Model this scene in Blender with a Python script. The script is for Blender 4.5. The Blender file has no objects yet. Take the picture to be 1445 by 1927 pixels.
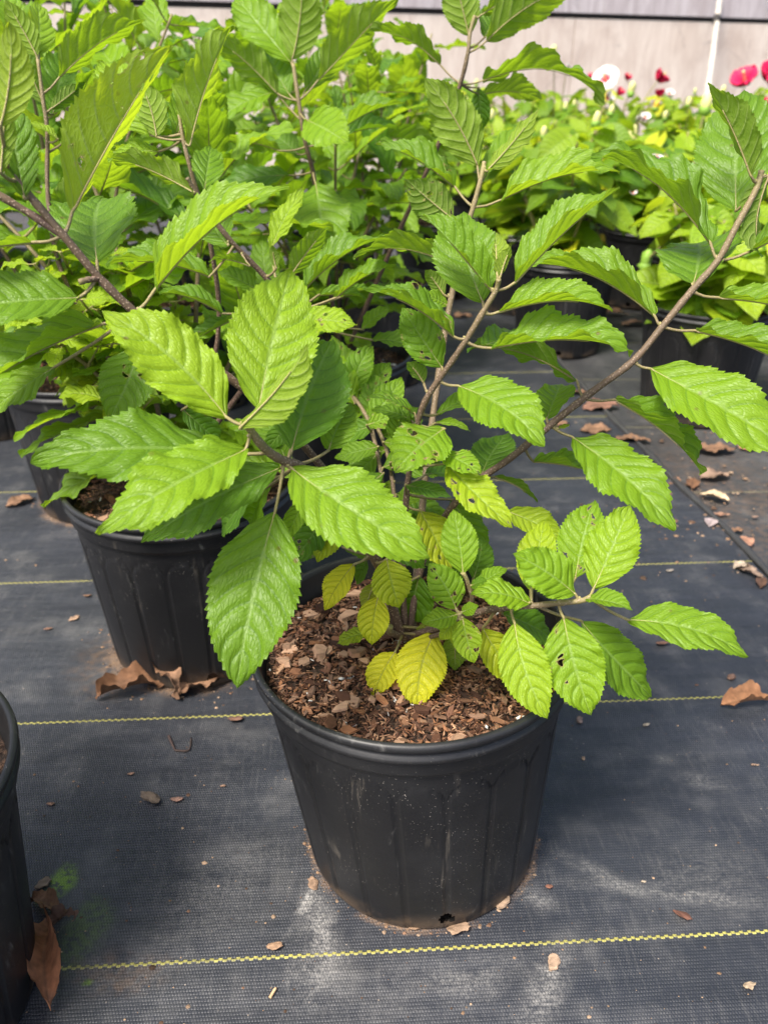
import bpy, math, random
import numpy as np
from mathutils import Vector, Matrix

# ------------------------------------------------------------------ camera
TH, H, F = 0.4862, 0.65, 1578.0          # pitch, camera height, focal length in photo pixels
CT, ST = math.cos(TH), math.sin(TH)
S = bpy.context.scene
C = S.collection
cam_d = bpy.data.cameras.new('camera'); cam = bpy.data.objects.new('camera', cam_d); C.objects.link(cam)
cam.location = (0, 0, H); cam.rotation_euler = (math.pi/2 - TH, 0, 0)
cam_d.sensor_fit = 'VERTICAL'; cam_d.sensor_height = 36.0; cam_d.lens = F/1927*36.0
cam_d.clip_start = 0.02; cam_d.clip_end = 200
cam_d.dof.use_dof = True; cam_d.dof.focus_distance = 0.62; cam_d.dof.aperture_fstop = cam_d.lens/3.4
S.camera = cam
# ------------------------------------------------------------------ light
SUN_AZ, SUN_EL = math.radians(-140), math.radians(58)      # azimuth from +Y towards +X
w = bpy.data.worlds.new('World'); S.world = w; w.use_nodes = True
sky = w.node_tree.nodes.new('ShaderNodeTexSky'); sky.sky_type = 'NISHITA'; sky.sun_disc = False
sky.sun_elevation = SUN_EL; sky.sun_rotation = SUN_AZ
bg = w.node_tree.nodes['Background']; bg.inputs[1].default_value = 0.13
sky.dust_density = 4.; sky.ozone_density = .4; sky.air_density = .8
w.node_tree.links.new(sky.outputs[0], bg.inputs[0])
sl = bpy.data.lights.new('sun', 'SUN'); sl.energy = 3.1; sl.angle = math.radians(15); sl.color = (1, .95, .86)
so = bpy.data.objects.new('sun', sl); C.objects.link(so)
tosun = Vector((math.sin(SUN_AZ)*math.cos(SUN_EL), math.cos(SUN_AZ)*math.cos(SUN_EL), math.sin(SUN_EL)))
so.rotation_euler = (-tosun).to_track_quat('-Z', 'Y').to_euler(); so.location = (-2, 0, 4)
S.view_settings.view_transform = 'Standard'; S.view_settings.look = 'None'
S.view_settings.exposure = 1.23; S.view_settings.gamma = 1
try: S.cycles.use_denoising = True
except Exception: pass
S.cycles.max_bounces = 8; S.cycles.transparent_max_bounces = 8

# ------------------------------------------------------------------ helpers: photo pixel <-> world
UP = np.array([0, ST, CT]); FW = np.array([0, CT, -ST]); CAM = np.array([0, 0, H])
def P(px, py, z):                      # world point at camera depth z
    return CAM + np.array([1., 0, 0])*((px-722.5)/F*z) + UP*((963.5-py)/F*z) + FW*z
def G(px, py, h=0.):                   # world point on the level z = h
    d = np.array([1., 0, 0])*((px-722.5)/F) + UP*((963.5-py)/F) + FW
    return CAM + d*((h-H)/d[2])
def VN(n):                             # direction: right, up, towards the camera
    return np.array([1., 0, 0])*n[0] + UP*n[1] - FW*n[2]
def unit(v): return v/(np.linalg.norm(v)+1e-12)
def LN(n, at):                         # the same, but towards the viewer as seen from the point itself
    k = unit(CAM-np.asarray(at)); r = unit(np.cross(UP, k)); u = np.cross(k, r)
    return r*n[0]+u*n[1]+k*n[2]
rng = random.Random(7); NR = np.random.default_rng(5)

# ------------------------------------------------------------------ helpers: objects
def mesh_obj(name, verts, faces, mats, parent=None, loc=None, uvs=None, tint=None, midx=None, smooth=True):
    me = bpy.data.meshes.new(name)
    me.from_pydata([tuple(map(float, v)) for v in verts], [], [tuple(map(int, f)) for f in faces])
    for m in (mats if isinstance(mats, (list, tuple)) else [mats]): me.materials.append(m)
    if midx is not None: me.polygons.foreach_set('material_index', np.asarray(midx, dtype=np.int32))
    if smooth: me.polygons.foreach_set('use_smooth', np.ones(len(faces), dtype=bool))
    if uvs is not None:
        ul = me.uv_layers.new(name='UVMap')
        li = np.empty(len(me.loops), dtype=np.int32); me.loops.foreach_get('vertex_index', li)
        ul.data.foreach_set('uv', np.asarray(uvs, dtype=np.float32)[li].ravel())
    if tint is not None:
        a = me.color_attributes.new('tint', 'FLOAT_COLOR', 'POINT')
        t = np.asarray(tint, dtype=np.float32)
        if t.ndim == 1: t = np.tile(t, (len(verts), 1))
        t = np.concatenate([t, np.ones((len(t), 1), np.float32)], 1)
        a.data.foreach_set('color', t.ravel())
    me.update()
    o = bpy.data.objects.new(name, me); C.objects.link(o)
    if parent is not None: o.parent = parent
    if loc is not None: o.location = tuple(map(float, loc))
    return o
def tag(o, label=None, cat=None, group=None, kind=None):
    if label: o['label'] = label
    if cat: o['category'] = cat
    if group: o['group'] = group
    if kind: o['kind'] = kind
    return o
def thing(name, label, cat, loc, group=None):
    o = bpy.data.objects.new(name, None); C.objects.link(o); o.location = tuple(map(float, loc))
    o.empty_display_size = .02
    return tag(o, label, cat, group)

# ------------------------------------------------------------------ helpers: shader nodes
class NT:
    def __init__(s, name):
        s.m = bpy.data.materials.new(name); s.m.use_nodes = True; s.t = s.m.node_tree; s.t.nodes.clear()
        s.out = s.t.nodes.new('ShaderNodeOutputMaterial')
    def n(s, typ, props=None, **ins):
        nd = s.t.nodes.new('ShaderNode'+typ)
        for k, v in (props or {}).items(): setattr(nd, k, v)
        for k, v in ins.items():
            key = int(k[1:]) if k[0] == '_' and k[1:].isdigit() else k.replace('_', ' ')
            s.set(nd.inputs[key], v)
        return nd
    def set(s, sock, v):
        if isinstance(v, bpy.types.NodeSocket): s.t.links.new(v, sock)
        elif isinstance(v, (tuple, list)) and sock.type == 'RGBA' and len(v) == 3: sock.default_value = (*v, 1)
        else: sock.default_value = v
    def m_(s, op, a, b=0., c=None, clamp=False):
        nd = s.n('Math', dict(operation=op, use_clamp=clamp), _0=a, _1=b)
        if c is not None: s.set(nd.inputs[2], c)
        return nd.outputs[0]
    def ramp(s, x, a, b, lo=0., hi=1., smooth=True):       # map range, clamped
        nd = s.n('MapRange', dict(interpolation_type='SMOOTHSTEP' if smooth else 'LINEAR'), _0=x, _1=a, _2=b, _3=lo, _4=hi)
        return nd.outputs[0]
    def mix(s, f, a, b):
        nd = s.t.nodes.new('ShaderNodeMix'); nd.data_type = 'RGBA'
        s.set(nd.inputs[0], f); s.set(nd.inputs[6], a); s.set(nd.inputs[7], b); return nd.outputs[2]
    def noise(s, vec, scale, detail=3, rough=.55, dist=0.):
        nd = s.n('TexNoise', None, Scale=scale, Detail=detail, Roughness=rough, Distortion=dist)
        if vec is not None: s.set(nd.inputs['Vector'], vec)
        return nd.outputs[0]
    def voro(s, vec, scale, feature='F1', out=0, rnd=1.):
        nd = s.n('TexVoronoi', dict(feature=feature), Scale=scale, Randomness=rnd)
        if vec is not None: s.set(nd.inputs['Vector'], vec)
        return nd.outputs[out]
    def done(s, shader): s.t.links.new(shader, s.out.inputs[0]); return s.m
    def bump(s, h, strength, dist): return s.n('Bump', None, Height=h, Strength=strength, Distance=dist).outputs[0]
    def pri(s, **k): return s.n('BsdfPrincipled', None, **k)
    def obj(s): return s.n('TexCoord').outputs['Object']
    def gen(s, i='Object'): return s.n('TexCoord').outputs[i]

NV = 7.5
def leaf_material(name, holes=False):
    t = NT(name)
    uv = t.n('UVMap').outputs[0]; sp = t.n('SeparateXYZ', None, _0=uv); u, v = sp.outputs[0], sp.outputs[1]
    at = t.n('Attribute', dict(attribute_name='tint')); ac = t.n('SeparateColor', None, _0=at.outputs[0])
    yel, lig, seed = ac.outputs[0], ac.outputs[1], ac.outputs[2]
    sv = t.m_('SUBTRACT', t.m_('MULTIPLY', v, 2.), 1.); a = t.m_('ABSOLUTE', sv)
    p = t.m_('MULTIPLY', t.m_('SUBTRACT', u, t.m_('MULTIPLY', t.m_('POWER', a, 1.35), .23)), NV)
    vd = t.m_('SUBTRACT', .5, t.m_('ABSOLUTE', t.m_('SUBTRACT', t.m_('FRACT', t.m_('ADD', p, 8.)), .5)))
    vein = t.m_('MULTIPLY', t.ramp(vd, .09, .02), t.ramp(a, 1., .75))
    mid = t.ramp(a, .055, .02)
    veins = t.m_('MAXIMUM', vein, mid)
    # net of fine veins between the side veins
    side = t.m_('MULTIPLY', t.m_('SIGN', sv), 31.)
    cv = t.n('CombineXYZ', None, _0=t.m_('MULTIPLY', p, 2.6), _1=t.m_('MULTIPLY', a, 10.), _2=t.m_('ADD', side, t.m_('MULTIPLY', seed, 57.))).outputs[0]
    net = t.voro(cv, 1., 'DISTANCE_TO_EDGE')
    netm = t.ramp(net, .10, .0)
    co = t.gen('Object')
    so_ = t.n('VectorMath', dict(operation='ADD'), _0=co, _1=t.n('CombineXYZ', None, _0=seed, _1=seed, _2=seed).outputs[0]).outputs[0]
    nz = t.noise(so_, 28., 3); nf = t.noise(so_, 260., 2)
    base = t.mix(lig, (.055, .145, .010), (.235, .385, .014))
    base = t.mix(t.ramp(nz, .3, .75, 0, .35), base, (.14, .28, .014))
    ynz = t.m_('MULTIPLY', yel, t.ramp(nz, .15, .6, .55, 1.), clamp=True)
    base = t.mix(ynz, base, (.66, .64, .02))
    # midrib: pale on green leaves, greenish on yellowing ones
    vcol = t.mix(yel, t.mix(lig, (.17, .29, .06), (.28, .42, .08)), (.28, .30, .02))
    top = t.mix(t.m_('MULTIPLY', vein, .42), base, t.mix(yel, t.mix(lig, (.022, .075, .010), (.085, .20, .012)), (.28, .33, .02)))  # side veins darkened: crease shade painted into the blade colour
    top = t.mix(t.m_('MULTIPLY', mid, .65), top, vcol)
    top = t.mix(t.m_('MULTIPLY', netm, .15), top, (.03, .09, .01))
    under = t.mix(yel, t.mix(lig, (.110, .185, .016), (.20, .305, .020)), (.5, .45, .05))
    under = t.mix(t.m_('MULTIPLY', veins, .75), under, (.30, .38, .10))
    under = t.mix(t.m_('MULTIPLY', netm, .3), under, (.30, .38, .11))
    back = t.n('NewGeometry').outputs['Backfacing']
    col = t.mix(back, top, under)
    # small brown flecks
    fl = t.m_('MULTIPLY', t.ramp(t.voro(so_, 55.), .13, .06), t.ramp(t.noise(so_, 9., 1), .54, .60))
    col = t.mix(t.m_('MULTIPLY', fl, .85), col, (.10, .06, .02))
    alpha = None
    if holes:
        hv = t.n('CombineXYZ', None, _0=t.m_('MULTIPLY', u, 6.5), _1=t.m_('MULTIPLY', v, 3.6), _2=t.m_('MULTIPLY', seed, 91.)).outputs[0]
        hn = t.n('VectorMath', dict(operation='ADD'), _0=hv, _1=t.n('VectorMath', dict(operation='SCALE'), _0=t.n('TexNoise', None, Vector=hv, Scale=2.6, Detail=4.).outputs[1], Scale=.8).outputs[0]).outputs[0]
        hd = t.voro(hn, 1.); sel = t.ramp(t.noise(hv, .5, 0), .48, .52)
        hd = t.m_('ADD', hd, t.m_('MULTIPLY', t.m_('SUBTRACT', 1., sel), .6))
        rim = t.ramp(hd, .33, .25); alpha = t.m_('GREATER_THAN', hd, .23)
        col = t.mix(t.m_('MULTIPLY', rim, .8), col, (.33, .24, .10))
    hgt = t.m_('ADD', t.m_('MULTIPLY', t.ramp(vd, 0., .30), t.ramp(a, 0., .12)), t.m_('MULTIPLY', t.ramp(net, 0., .22), .24))
    hgt = t.m_('ADD', hgt, t.m_('MULTIPLY', nf, .12))
    bp = t.bump(hgt, .72, .0011)
    pr = t.pri(Base_Color=col, Roughness=t.m_('ADD', .43, t.m_('MULTIPLY', back, .3)), Normal=bp)
    pr.inputs['Specular IOR Level'].default_value = .34
    tcol = t.mix(yel, t.mix(lig, (.20, .38, .010), (.50, .68, .02)), (.72, .68, .01))
    tcol = t.mix(t.m_('MULTIPLY', veins, .45), tcol, (.10, .20, .01))
    tr = t.n('BsdfTranslucent', None, Color=tcol, Normal=bp)
    sh = t.n('MixShader', None, _0=.45, _1=pr.outputs[0], _2=tr.outputs[0]).outputs[0]
    if holes:
        sh = t.n('MixShader', None, _0=alpha, _1=t.n('BsdfTransparent').outputs[0], _2=sh).outputs[0]
    return t.done(sh)

def stem_material():
    t = NT('stem_bark')
    at = t.n('Attribute', dict(attribute_name='tint')); ac = t.n('SeparateColor', None, _0=at.outputs[0])
    co = t.gen('Object')
    sp = t.ramp(t.voro(co, 500.), .42, .18)
    base = t.mix(ac.outputs[0], (.060, .034, .027), (.26, .25, .07))
    base = t.mix(t.noise(co, 60.), base, t.mix(ac.outputs[0], (.115, .066, .046), (.30, .25, .10)))
    col = t.mix(t.m_('MULTIPLY', sp, .7), base, (.32, .235, .17))
    pr = t.pri(Base_Color=col, Roughness=.65, Normal=t.bump(sp, .5, .0006))
    return t.done(pr.outputs[0])

def plastic_material():
    t = NT('black_pot_plastic')
    co = t.gen('Object'); z = t.n('SeparateXYZ', None, _0=co).outputs[2]
    big = t.noise(co, 9., 4, .6); fine = t.noise(co, 130., 3)
    col = t.mix(t.ramp(big, .42, .72), (.007, .007, .008), (.017, .017, .018))
    # dried splashes and grit
    gr = t.m_('MULTIPLY', t.m_('MAXIMUM', t.ramp(t.voro(co, 330.), .15, .07), t.m_('MULTIPLY', t.ramp(t.voro(co, 120.), .085, .03), t.ramp(t.noise(co, 60.), .5, .55))), t.ramp(t.noise(co, 11., 4, .7), .44, .62))
    col = t.mix(t.m_('MULTIPLY', gr, .75), col, (.34, .31, .27))
    mp = t.n('Mapping', None, Vector=co, Scale=(14., 14., 3.)).outputs[0]
    sm = t.m_('MULTIPLY', t.ramp(t.noise(mp, 3.2, 5, .65, 1.2), .60, .78), t.ramp(t.noise(co, 70., 3), .35, .65))
    col = t.mix(t.m_('MULTIPLY', sm, .7), col, (.20, .195, .18))
    run = t.m_('MULTIPLY', t.ramp(t.noise(t.n('Mapping', None, Vector=co, Scale=(38., 38., 2.2)).outputs[0], 2.4, 4, .6, .5), .60, .74), t.ramp(t.noise(co, 11., 3), .44, .60))
    col = t.mix(t.m_('MULTIPLY', run, .34), col, (.22, .19, .15))
    low = t.m_('MULTIPLY', t.ramp(z, .028, .002), t.ramp(t.noise(co, 34., 4), .38, .62))
    col = t.mix(t.m_('MULTIPLY', low, .5), col, (.15, .10, .06))
    rough = t.m_('ADD', .34, t.m_('MULTIPLY', t.m_('MAXIMUM', sm, big), .22))
    pr = t.pri(Base_Color=col, Roughness=rough, Normal=t.bump(fine, .25, .0006))
    pr.inputs['Specular IOR Level'].default_value = .45
    return t.done(pr.outputs[0])

def tinted(name, rough=.85, spec=.25, sc=90., bump=.5, dist=.001, lo=.65, hi=1.25):
    t = NT(name); co = t.gen('Object')
    at = t.n('Attribute', dict(attribute_name='tint'))
    mp = t.n('Mapping', None, Vector=co, Scale=(1., 2.2, 1.)).outputs[0]
    nz = t.noise(mp, sc, 5, .65)
    col = t.n('VectorMath', dict(operation='SCALE'), _0=at.outputs[0], Scale=t.ramp(nz, .25, .75, lo, hi, False)).outputs[0]
    pr = t.pri(Base_Color=col, Roughness=rough, Normal=t.bump(nz, bump, dist)); pr.inputs['Specular IOR Level'].default_value = spec
    return t.done(pr.outputs[0])

def soil_material():
    t = NT('dark_potting_soil'); co = t.gen('Object')
    n1 = t.noise(co, 160., 6, .7); n2 = t.voro(co, 210.)
    col = t.mix(t.ramp(n1, .35, .7), (.018, .011, .008), (.11, .062, .038))
    col = t.mix(t.ramp(n2, .25, .05, 0, .5), col, (.16, .10, .065))
    pr = t.pri(Base_Color=col, Roughness=.95, Normal=t.bump(t.m_('ADD', n1, t.m_('MULTIPLY', n2, .6)), 1., .004))
    return t.done(pr.outputs[0])

ST_YAW, ST_Y0, ST_SP = .0563, .4458, .2974
def cloth_material(name, x0, y0, yaw, spacing, dust, moss, base=(.0145, .0165, .022), line=(.38, .35, .09)):
    t = NT(name); co = t.gen('Object')
    rot = t.n('VectorRotate', dict(rotation_type='Z_AXIS'), Vector=co, Angle=-yaw).outputs[0]
    sp = t.n('SeparateXYZ', None, _0=rot); x, y = sp.outputs[0], sp.outputs[1]
    # woven tapes
    def saw(c, pitch): return t.m_('ABSOLUTE', t.m_('SUBTRACT', t.m_('FRACT', t.m_('ADD', t.m_('DIVIDE', c, pitch), 900.)), .5))
    wx = saw(x, .0024); wy = saw(y, .0030)
    row = t.m_('FLOOR', t.m_('ADD', t.m_('DIVIDE', y, .0030), 900.))
    wx2 = saw(t.m_('ADD', x, t.m_('MULTIPLY', row, .0012)), .0024)
    weave = t.m_('MULTIPLY', t.m_('MULTIPLY', t.ramp(wx2, .5, .12), t.ramp(wy, .5, .15)), t.ramp(t.noise(co, 120., 4, .7), .30, .66, .35, 1.))
    n_l = t.noise(co, 3.2, 4, .6); n_m = t.noise(co, 16., 5, .62); n_f = t.noise(co, 330., 4, .65); n_d = t.noise(t.n('Mapping', None, Vector=rot, Scale=(1., 1.7, 1.), Rotation=(0, 0, .5)).outputs[0], 34., 5, .68, .8)
    fib = t.noise(t.n('Mapping', None, Vector=rot, Scale=(26., 1.6, 1.)).outputs[0], 14., 3)
    col = t.mix(t.ramp(n_l, .35, .68), base, tuple(c*1.55 for c in base))
    col = t.mix(t.m_('MULTIPLY', t.ramp(weave, .15, .8), .30), col, (.052, .056, .064))
    # general dust caught by the weave
    d = t.m_('MULTIPLY', t.ramp(n_m, .46, .76), .20)
    d = t.m_('ADD', d, t.m_('MULTIPLY', t.ramp(fib, .5, .75), .10))
    s0 = t.n('SeparateXYZ', None, _0=co); ox, oy = s0.outputs[0], s0.outputs[1]
    wob = t.m_('ADD', t.m_('MULTIPLY', t.m_('SUBTRACT', n_m, .5), 1.5), t.m_('MULTIPLY', t.m_('SUBTRACT', n_d, .5), 1.2))
    def blob(cx, cy, rx, ry, ang=0.):
        dx = t.m_('SUBTRACT', ox, cx); dy = t.m_('SUBTRACT', oy, cy); ca, sa = math.cos(ang), math.sin(ang)
        a = t.m_('DIVIDE', t.m_('ADD', t.m_('MULTIPLY', dx, ca), t.m_('MULTIPLY', dy, sa)), rx)
        b = t.m_('DIVIDE', t.m_('SUBTRACT', t.m_('MULTIPLY', dy, ca), t.m_('MULTIPLY', dx, sa)), ry)
        r = t.m_('SQRT', t.m_('ADD', t.m_('MULTIPLY', a, a), t.m_('MULTIPLY', b, b)))
        return t.m_('ADD', r, wob)
    for (cx, cy, rx, ry, ang, k) in dust:
        d = t.m_('ADD', d, t.m_('MULTIPLY', t.m_('MULTIPLY', t.ramp(blob(cx, cy, rx, ry, ang), 1.3, .15), k*1.7), t.m_('MULTIPLY', t.ramp(n_f, .36, .66, .25, 1.), t.ramp(n_d, .36, .62, .10, 1.))))
    d = t.m_('MULTIPLY', d, t.ramp(weave, 0., .7, .62, 1.), clamp=True)
    col = t.mix(d, col, (.27, .26, .245))
    grit = t.m_('MULTIPLY', t.ramp(t.voro(co, 95.), .075, .04), t.ramp(n_m, .45, .6))
    col = t.mix(t.m_('MULTIPLY', grit, .8), col, (.36, .30, .24))
    for (cx, cy, r1, r2) in [(q[0], q[1], q[2], q[3]) for q in moss.get('ring', [])]:   # soil washed out round a pot
        r = t.m_('SQRT', t.m_('ADD', t.m_('POWER', t.m_('SUBTRACT', ox, cx), 2.), t.m_('POWER', t.m_('SUBTRACT', oy, cy), 2.)))
        rr = t.m_('ADD', r, t.m_('MULTIPLY', t.m_('SUBTRACT', t.noise(co, 40., 4), .5), .018))
        k = t.m_('MULTIPLY', t.ramp(rr, r2, r1), t.m_('MULTIPLY', t.ramp(n_f, .3, .6), t.ramp(n_m, .38, .58)))
        col = t.mix(t.m_('MULTIPLY', k, .8), col, (.22, .14, .085))
    for (cx, cy, rx, ry, k) in moss.get('green', []):
        mm = t.m_('MULTIPLY', t.ramp(blob(cx, cy, rx, ry), 1.2, .35), t.ramp(t.noise(co, 150., 5, .7), .38, .56, .08, 1.))
        col = t.mix(t.m_('MULTIPLY', mm, k), col, (.13, .22, .010))
    for (cx, cy, rx, ry, k) in moss.get('brown', []):
        mm = t.m_('MULTIPLY', t.ramp(blob(cx, cy, rx, ry), 1.3, .2), t.ramp(t.noise(co, 90., 4), .35, .65))
        col = t.mix(t.m_('MULTIPLY', mm, k), col, (.16, .10, .06))
    # yellow marker yarns
    ys = t.m_('SUBTRACT', y, y0)
    kk = t.m_('ROUND', t.m_('DIVIDE', ys, spacing))
    yl = t.m_('SUBTRACT', ys, t.m_('MULTIPLY', kk, spacing))
    sq = t.ramp(t.m_('SINE', t.m_('MULTIPLY', x, 6.2832/.0072)), -.35, .35, -.0007, .0007)
    dist = t.m_('ABSOLUTE', t.m_('ADD', yl, sq))
    yarn = t.ramp(dist, .00145, .0009)
    seg = t.ramp(t.m_('ABSOLUTE', t.m_('SINE', t.m_('MULTIPLY', x, 3.1416/.0036))), .02, .35, .3, 1.)
    ycol = t.mix(t.ramp(n_m, .35, .7), line, tuple(c*.72 for c in line))
    col = t.mix(t.m_('MULTIPLY', yarn, t.m_('MULTIPLY', seg, t.ramp(t.noise(co, 38., 4), .3, .5, .45, .95))), col, ycol)
    hb = t.m_('ADD', t.m_('MULTIPLY', weave, .8), t.m_('ADD', t.m_('MULTIPLY', yarn, 1.4), t.m_('MULTIPLY', n_f, .3)))
    hb = t.m_('ADD', hb, t.m_('ADD', t.m_('MULTIPLY', n_m, 2.2), t.m_('MULTIPLY', t.noise(t.n('Mapping', None, Vector=rot, Scale=(2.2, 9., 1.)).outputs[0], 1.6, 3), 16.)))
    pr = t.pri(Base_Color=col, Roughness=t.m_('ADD', .50, t.m_('MULTIPLY', d, .35)), Normal=t.bump(hb, .6, .0009))
    pr.inputs['Specular IOR Level'].default_value = .5
    return t.done(pr.outputs[0])

LEAF, LEAFH, STEM, PLASTIC = leaf_material('leaf_blade'), leaf_material('leaf_blade_eaten', True), stem_material(), plastic_material()
BARK, SOIL, DEADLEAF = tinted('bark_chip'), soil_material(), tinted('dead_leaf', .75, .3, 70., .6, .0012, .55, 1.3)
PETAL = tinted('petal', .6, .3, 60., .3, .0006, .85, 1.1)

# ------------------------------------------------------------------ geometry: tubes
def catmull(pts, rad, sub):
    pts = [np.asarray(p, float) for p in pts]; out, ro = [], []
    n = len(pts)
    for i in range(n-1):
        p0, p1, p2, p3 = pts[max(i-1, 0)], pts[i], pts[i+1], pts[min(i+2, n-1)]
        for k in range(sub):
            s = k/sub
            out.append(.5*((2*p1)+(-p0+p2)*s+(2*p0-5*p1+4*p2-p3)*s*s+(-p0+3*p1-3*p2+p3)*s**3))
            ro.append(rad[i]*(1-s)+rad[i+1]*s)
    out.append(pts[-1]); ro.append(rad[-1]); return np.array(out), np.array(ro)
def tube(pts, rad, sides=8, cap=True):
    n = len(pts); V, Fc = [], []; tprev = None; ref = None
    for i in range(n):
        t = unit(pts[min(i+1, n-1)]-pts[max(i-1, 0)])
        if ref is None:
            ref = unit(np.cross(t, [0, 0, 1.] if abs(t[2]) < .9 else [1., 0, 0]))
        ref = unit(ref-t*np.dot(ref, t)); b = np.cross(t, ref)
        for k in range(sides):
            a = 2*math.pi*k/sides; V.append(pts[i]+(ref*math.cos(a)+b*math.sin(a))*rad[i])
    for i in range(n-1):
        for k in range(sides):
            k2 = (k+1) % sides; Fc.append((i*sides+k, i*sides+k2, (i+1)*sides+k2, (i+1)*sides+k))
    if cap: Fc.append(tuple(range(sides))[::-1]); Fc.append(tuple((n-1)*sides+k for k in range(sides)))
    return V, Fc
def blob_geo(c, r, axis, seed=0, n=6):      # small lumpy ellipsoid
    V, Fc = [], []; R = np.random.default_rng(seed); ax = unit(np.asarray(axis, float))
    e1 = unit(np.cross(ax, [0.3, .5, .8])); e2 = np.cross(ax, e1)
    V.append(c-ax*r[0])
    for i in range(1, n):
        a = math.pi*i/n
        for k in range(n+2):
            b = 2*math.pi*k/(n+2); j = 1+.18*R.normal()
            V.append(c-ax*r[0]*math.cos(a)+(e1*math.cos(b)*r[1]+e2*math.sin(b)*r[2])*math.sin(a)*j)
    V.append(c+ax*r[0]); m = n+2
    for k in range(m): Fc.append((0, 1+(k+1) % m, 1+k))
    for i in range(n-2):
        for k in range(m): Fc.append((1+i*m+k, 1+i*m+(k+1) % m, 1+(i+1)*m+(k+1) % m, 1+(i+1)*m+k))
    for k in range(m): Fc.append((1+(n-2)*m+k, 1+(n-2)*m+(k+1) % m, len(V)-1))
    return V, Fc
class MB:
    def __init__(s): s.v, s.f, s.t, s.i, s.uv = [], [], [], [], []
    def add(s, V, Fc, tint=(0, 0, 0), mi=0, uv=None):
        o = len(s.v); s.v += list(V); s.f += [tuple(o+i for i in f) for f in Fc]
        s.t += [tint]*len(V) if np.ndim(tint) == 1 else list(tint); s.i += [mi]*len(Fc)
        s.uv += list(uv) if uv is not None else [(0, 0)]*len(V)
    def build(s, name, mats, parent=None, loc=None, smooth=True, off=None):
        v = np.array(s.v)
        if off is not None: v = v-np.asarray(off)
        return mesh_obj(name, v, s.f, mats, parent, loc, s.uv, s.t, s.i, smooth)

# ------------------------------------------------------------------ geometry: one serrate quilted leaf blade
def leaf_geo(B, T, n, w=.46, fold=.25, curl=.05, teeth=24, sub=3, cols=10, seed=0, quilt=1.1, pa=.86, pb=1.0, wave=1., twist=0., roll=0., tooth=1.):
    R = np.random.default_rng(seed); B = np.asarray(B, float); T = np.asarray(T, float)
    L = T-B; ln = np.linalg.norm(L); t = L/ln; n = np.asarray(n, float); s = unit(np.cross(t, n)); n = np.cross(s, t)
    rows = teeth*sub+1; nc = 2*cols+1
    u = np.linspace(0, 1, rows); pk = pa/(pa+pb); norm = pk**pa*(1-pk)**pb
    hw = .5*w*ln*(u**pa*(1-u)**pb)/norm
    ph = R.random(6)*6.28; side_bend = R.normal()*.032; wave *= R.uniform(.8, 1.9)
    arch = curl*ln*4*u*(1-u)*(.75+.5*u); tw = twist*(u-.3)
    cen = B+np.outer(u*ln, t)+np.outer(arch, n)+np.outer(side_bend*ln*4*u*(1-u), s)
    tan = np.gradient(cen, axis=0); tan /= np.linalg.norm(tan, axis=1)[:, None]
    S0 = np.cos(tw)[:, None]*s+np.sin(tw)[:, None]*n
    N = np.cross(S0, tan); N /= np.linalg.norm(N, axis=1)[:, None]; Sd = np.cross(tan, N)
    V = np.zeros((rows, nc, 3)); UV = np.zeros((rows, nc, 2))
    saw = (np.arange(rows) % sub)/max(sub-1, 1) if sub > 1 else np.zeros(rows)
    saw = np.where((u > .10) & (u < .985), saw, .3)
    irr = 1+.3*R.normal(size=rows//sub+2)[np.arange(rows)//sub]
    for j in range(nc):
        q = (j-cols)/cols; a = abs(q); a2 = a**.9*np.sign(q) if a else 0.
        edge = a**6*tooth
        wd = hw*(1+edge*(.075*(saw-.4)*irr))
        fo = fold*(1-.25*u)*(1 if q < 0 else .92)+.10*np.sin(5*u+ph[0])*wave*.5
        p = NV*(u-.23*a**1.35); bulge = (np.abs(np.sin(math.pi*p))**.7-.5)*min(1., a*5)*(1-a**5)
        lift = quilt*.0075*ln*bulge*(hw/(hw.max()+1e-9))**.6
        lift = lift+wave*.022*ln*a**2*np.sin(2*math.pi*(2.2*u)+ph[1 if q < 0 else 2])+wave*.010*ln*a**3*np.sin(2*math.pi*6.1*u+ph[3 if q < 0 else 4])
        lift = lift+roll*hw*a*a
        lat = a2*wd
        V[:, j] = cen+Sd*(lat*np.cos(fo))[:, None]+N*(abs(lat)*np.sin(fo)+lift)[:, None]+tan*(edge*.012*ln*(saw-.3))[:, None]
        UV[:, j, 0] = u; UV[:, j, 1] = (q+1)/2
    Fc = []
    for i in range(rows-1):
        for j in range(nc-1):
            a = i*nc+j; Fc.append((a, a+1, a+nc+1, a+nc))
    return V.reshape(-1, 3), Fc, UV.reshape(-1, 2), cen, N
KIND = {'g': (0, .42), 'd': (0, .14), 'p': (.05, .92), 'b': (0, .68), 'y': (.97, .85), 'o': (.42, .45), 'l': (.22, .8), 'y2': (.7, .7), 'e': (0, .28)}  # darkest step puts the shade on leaves into their blade colour
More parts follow.
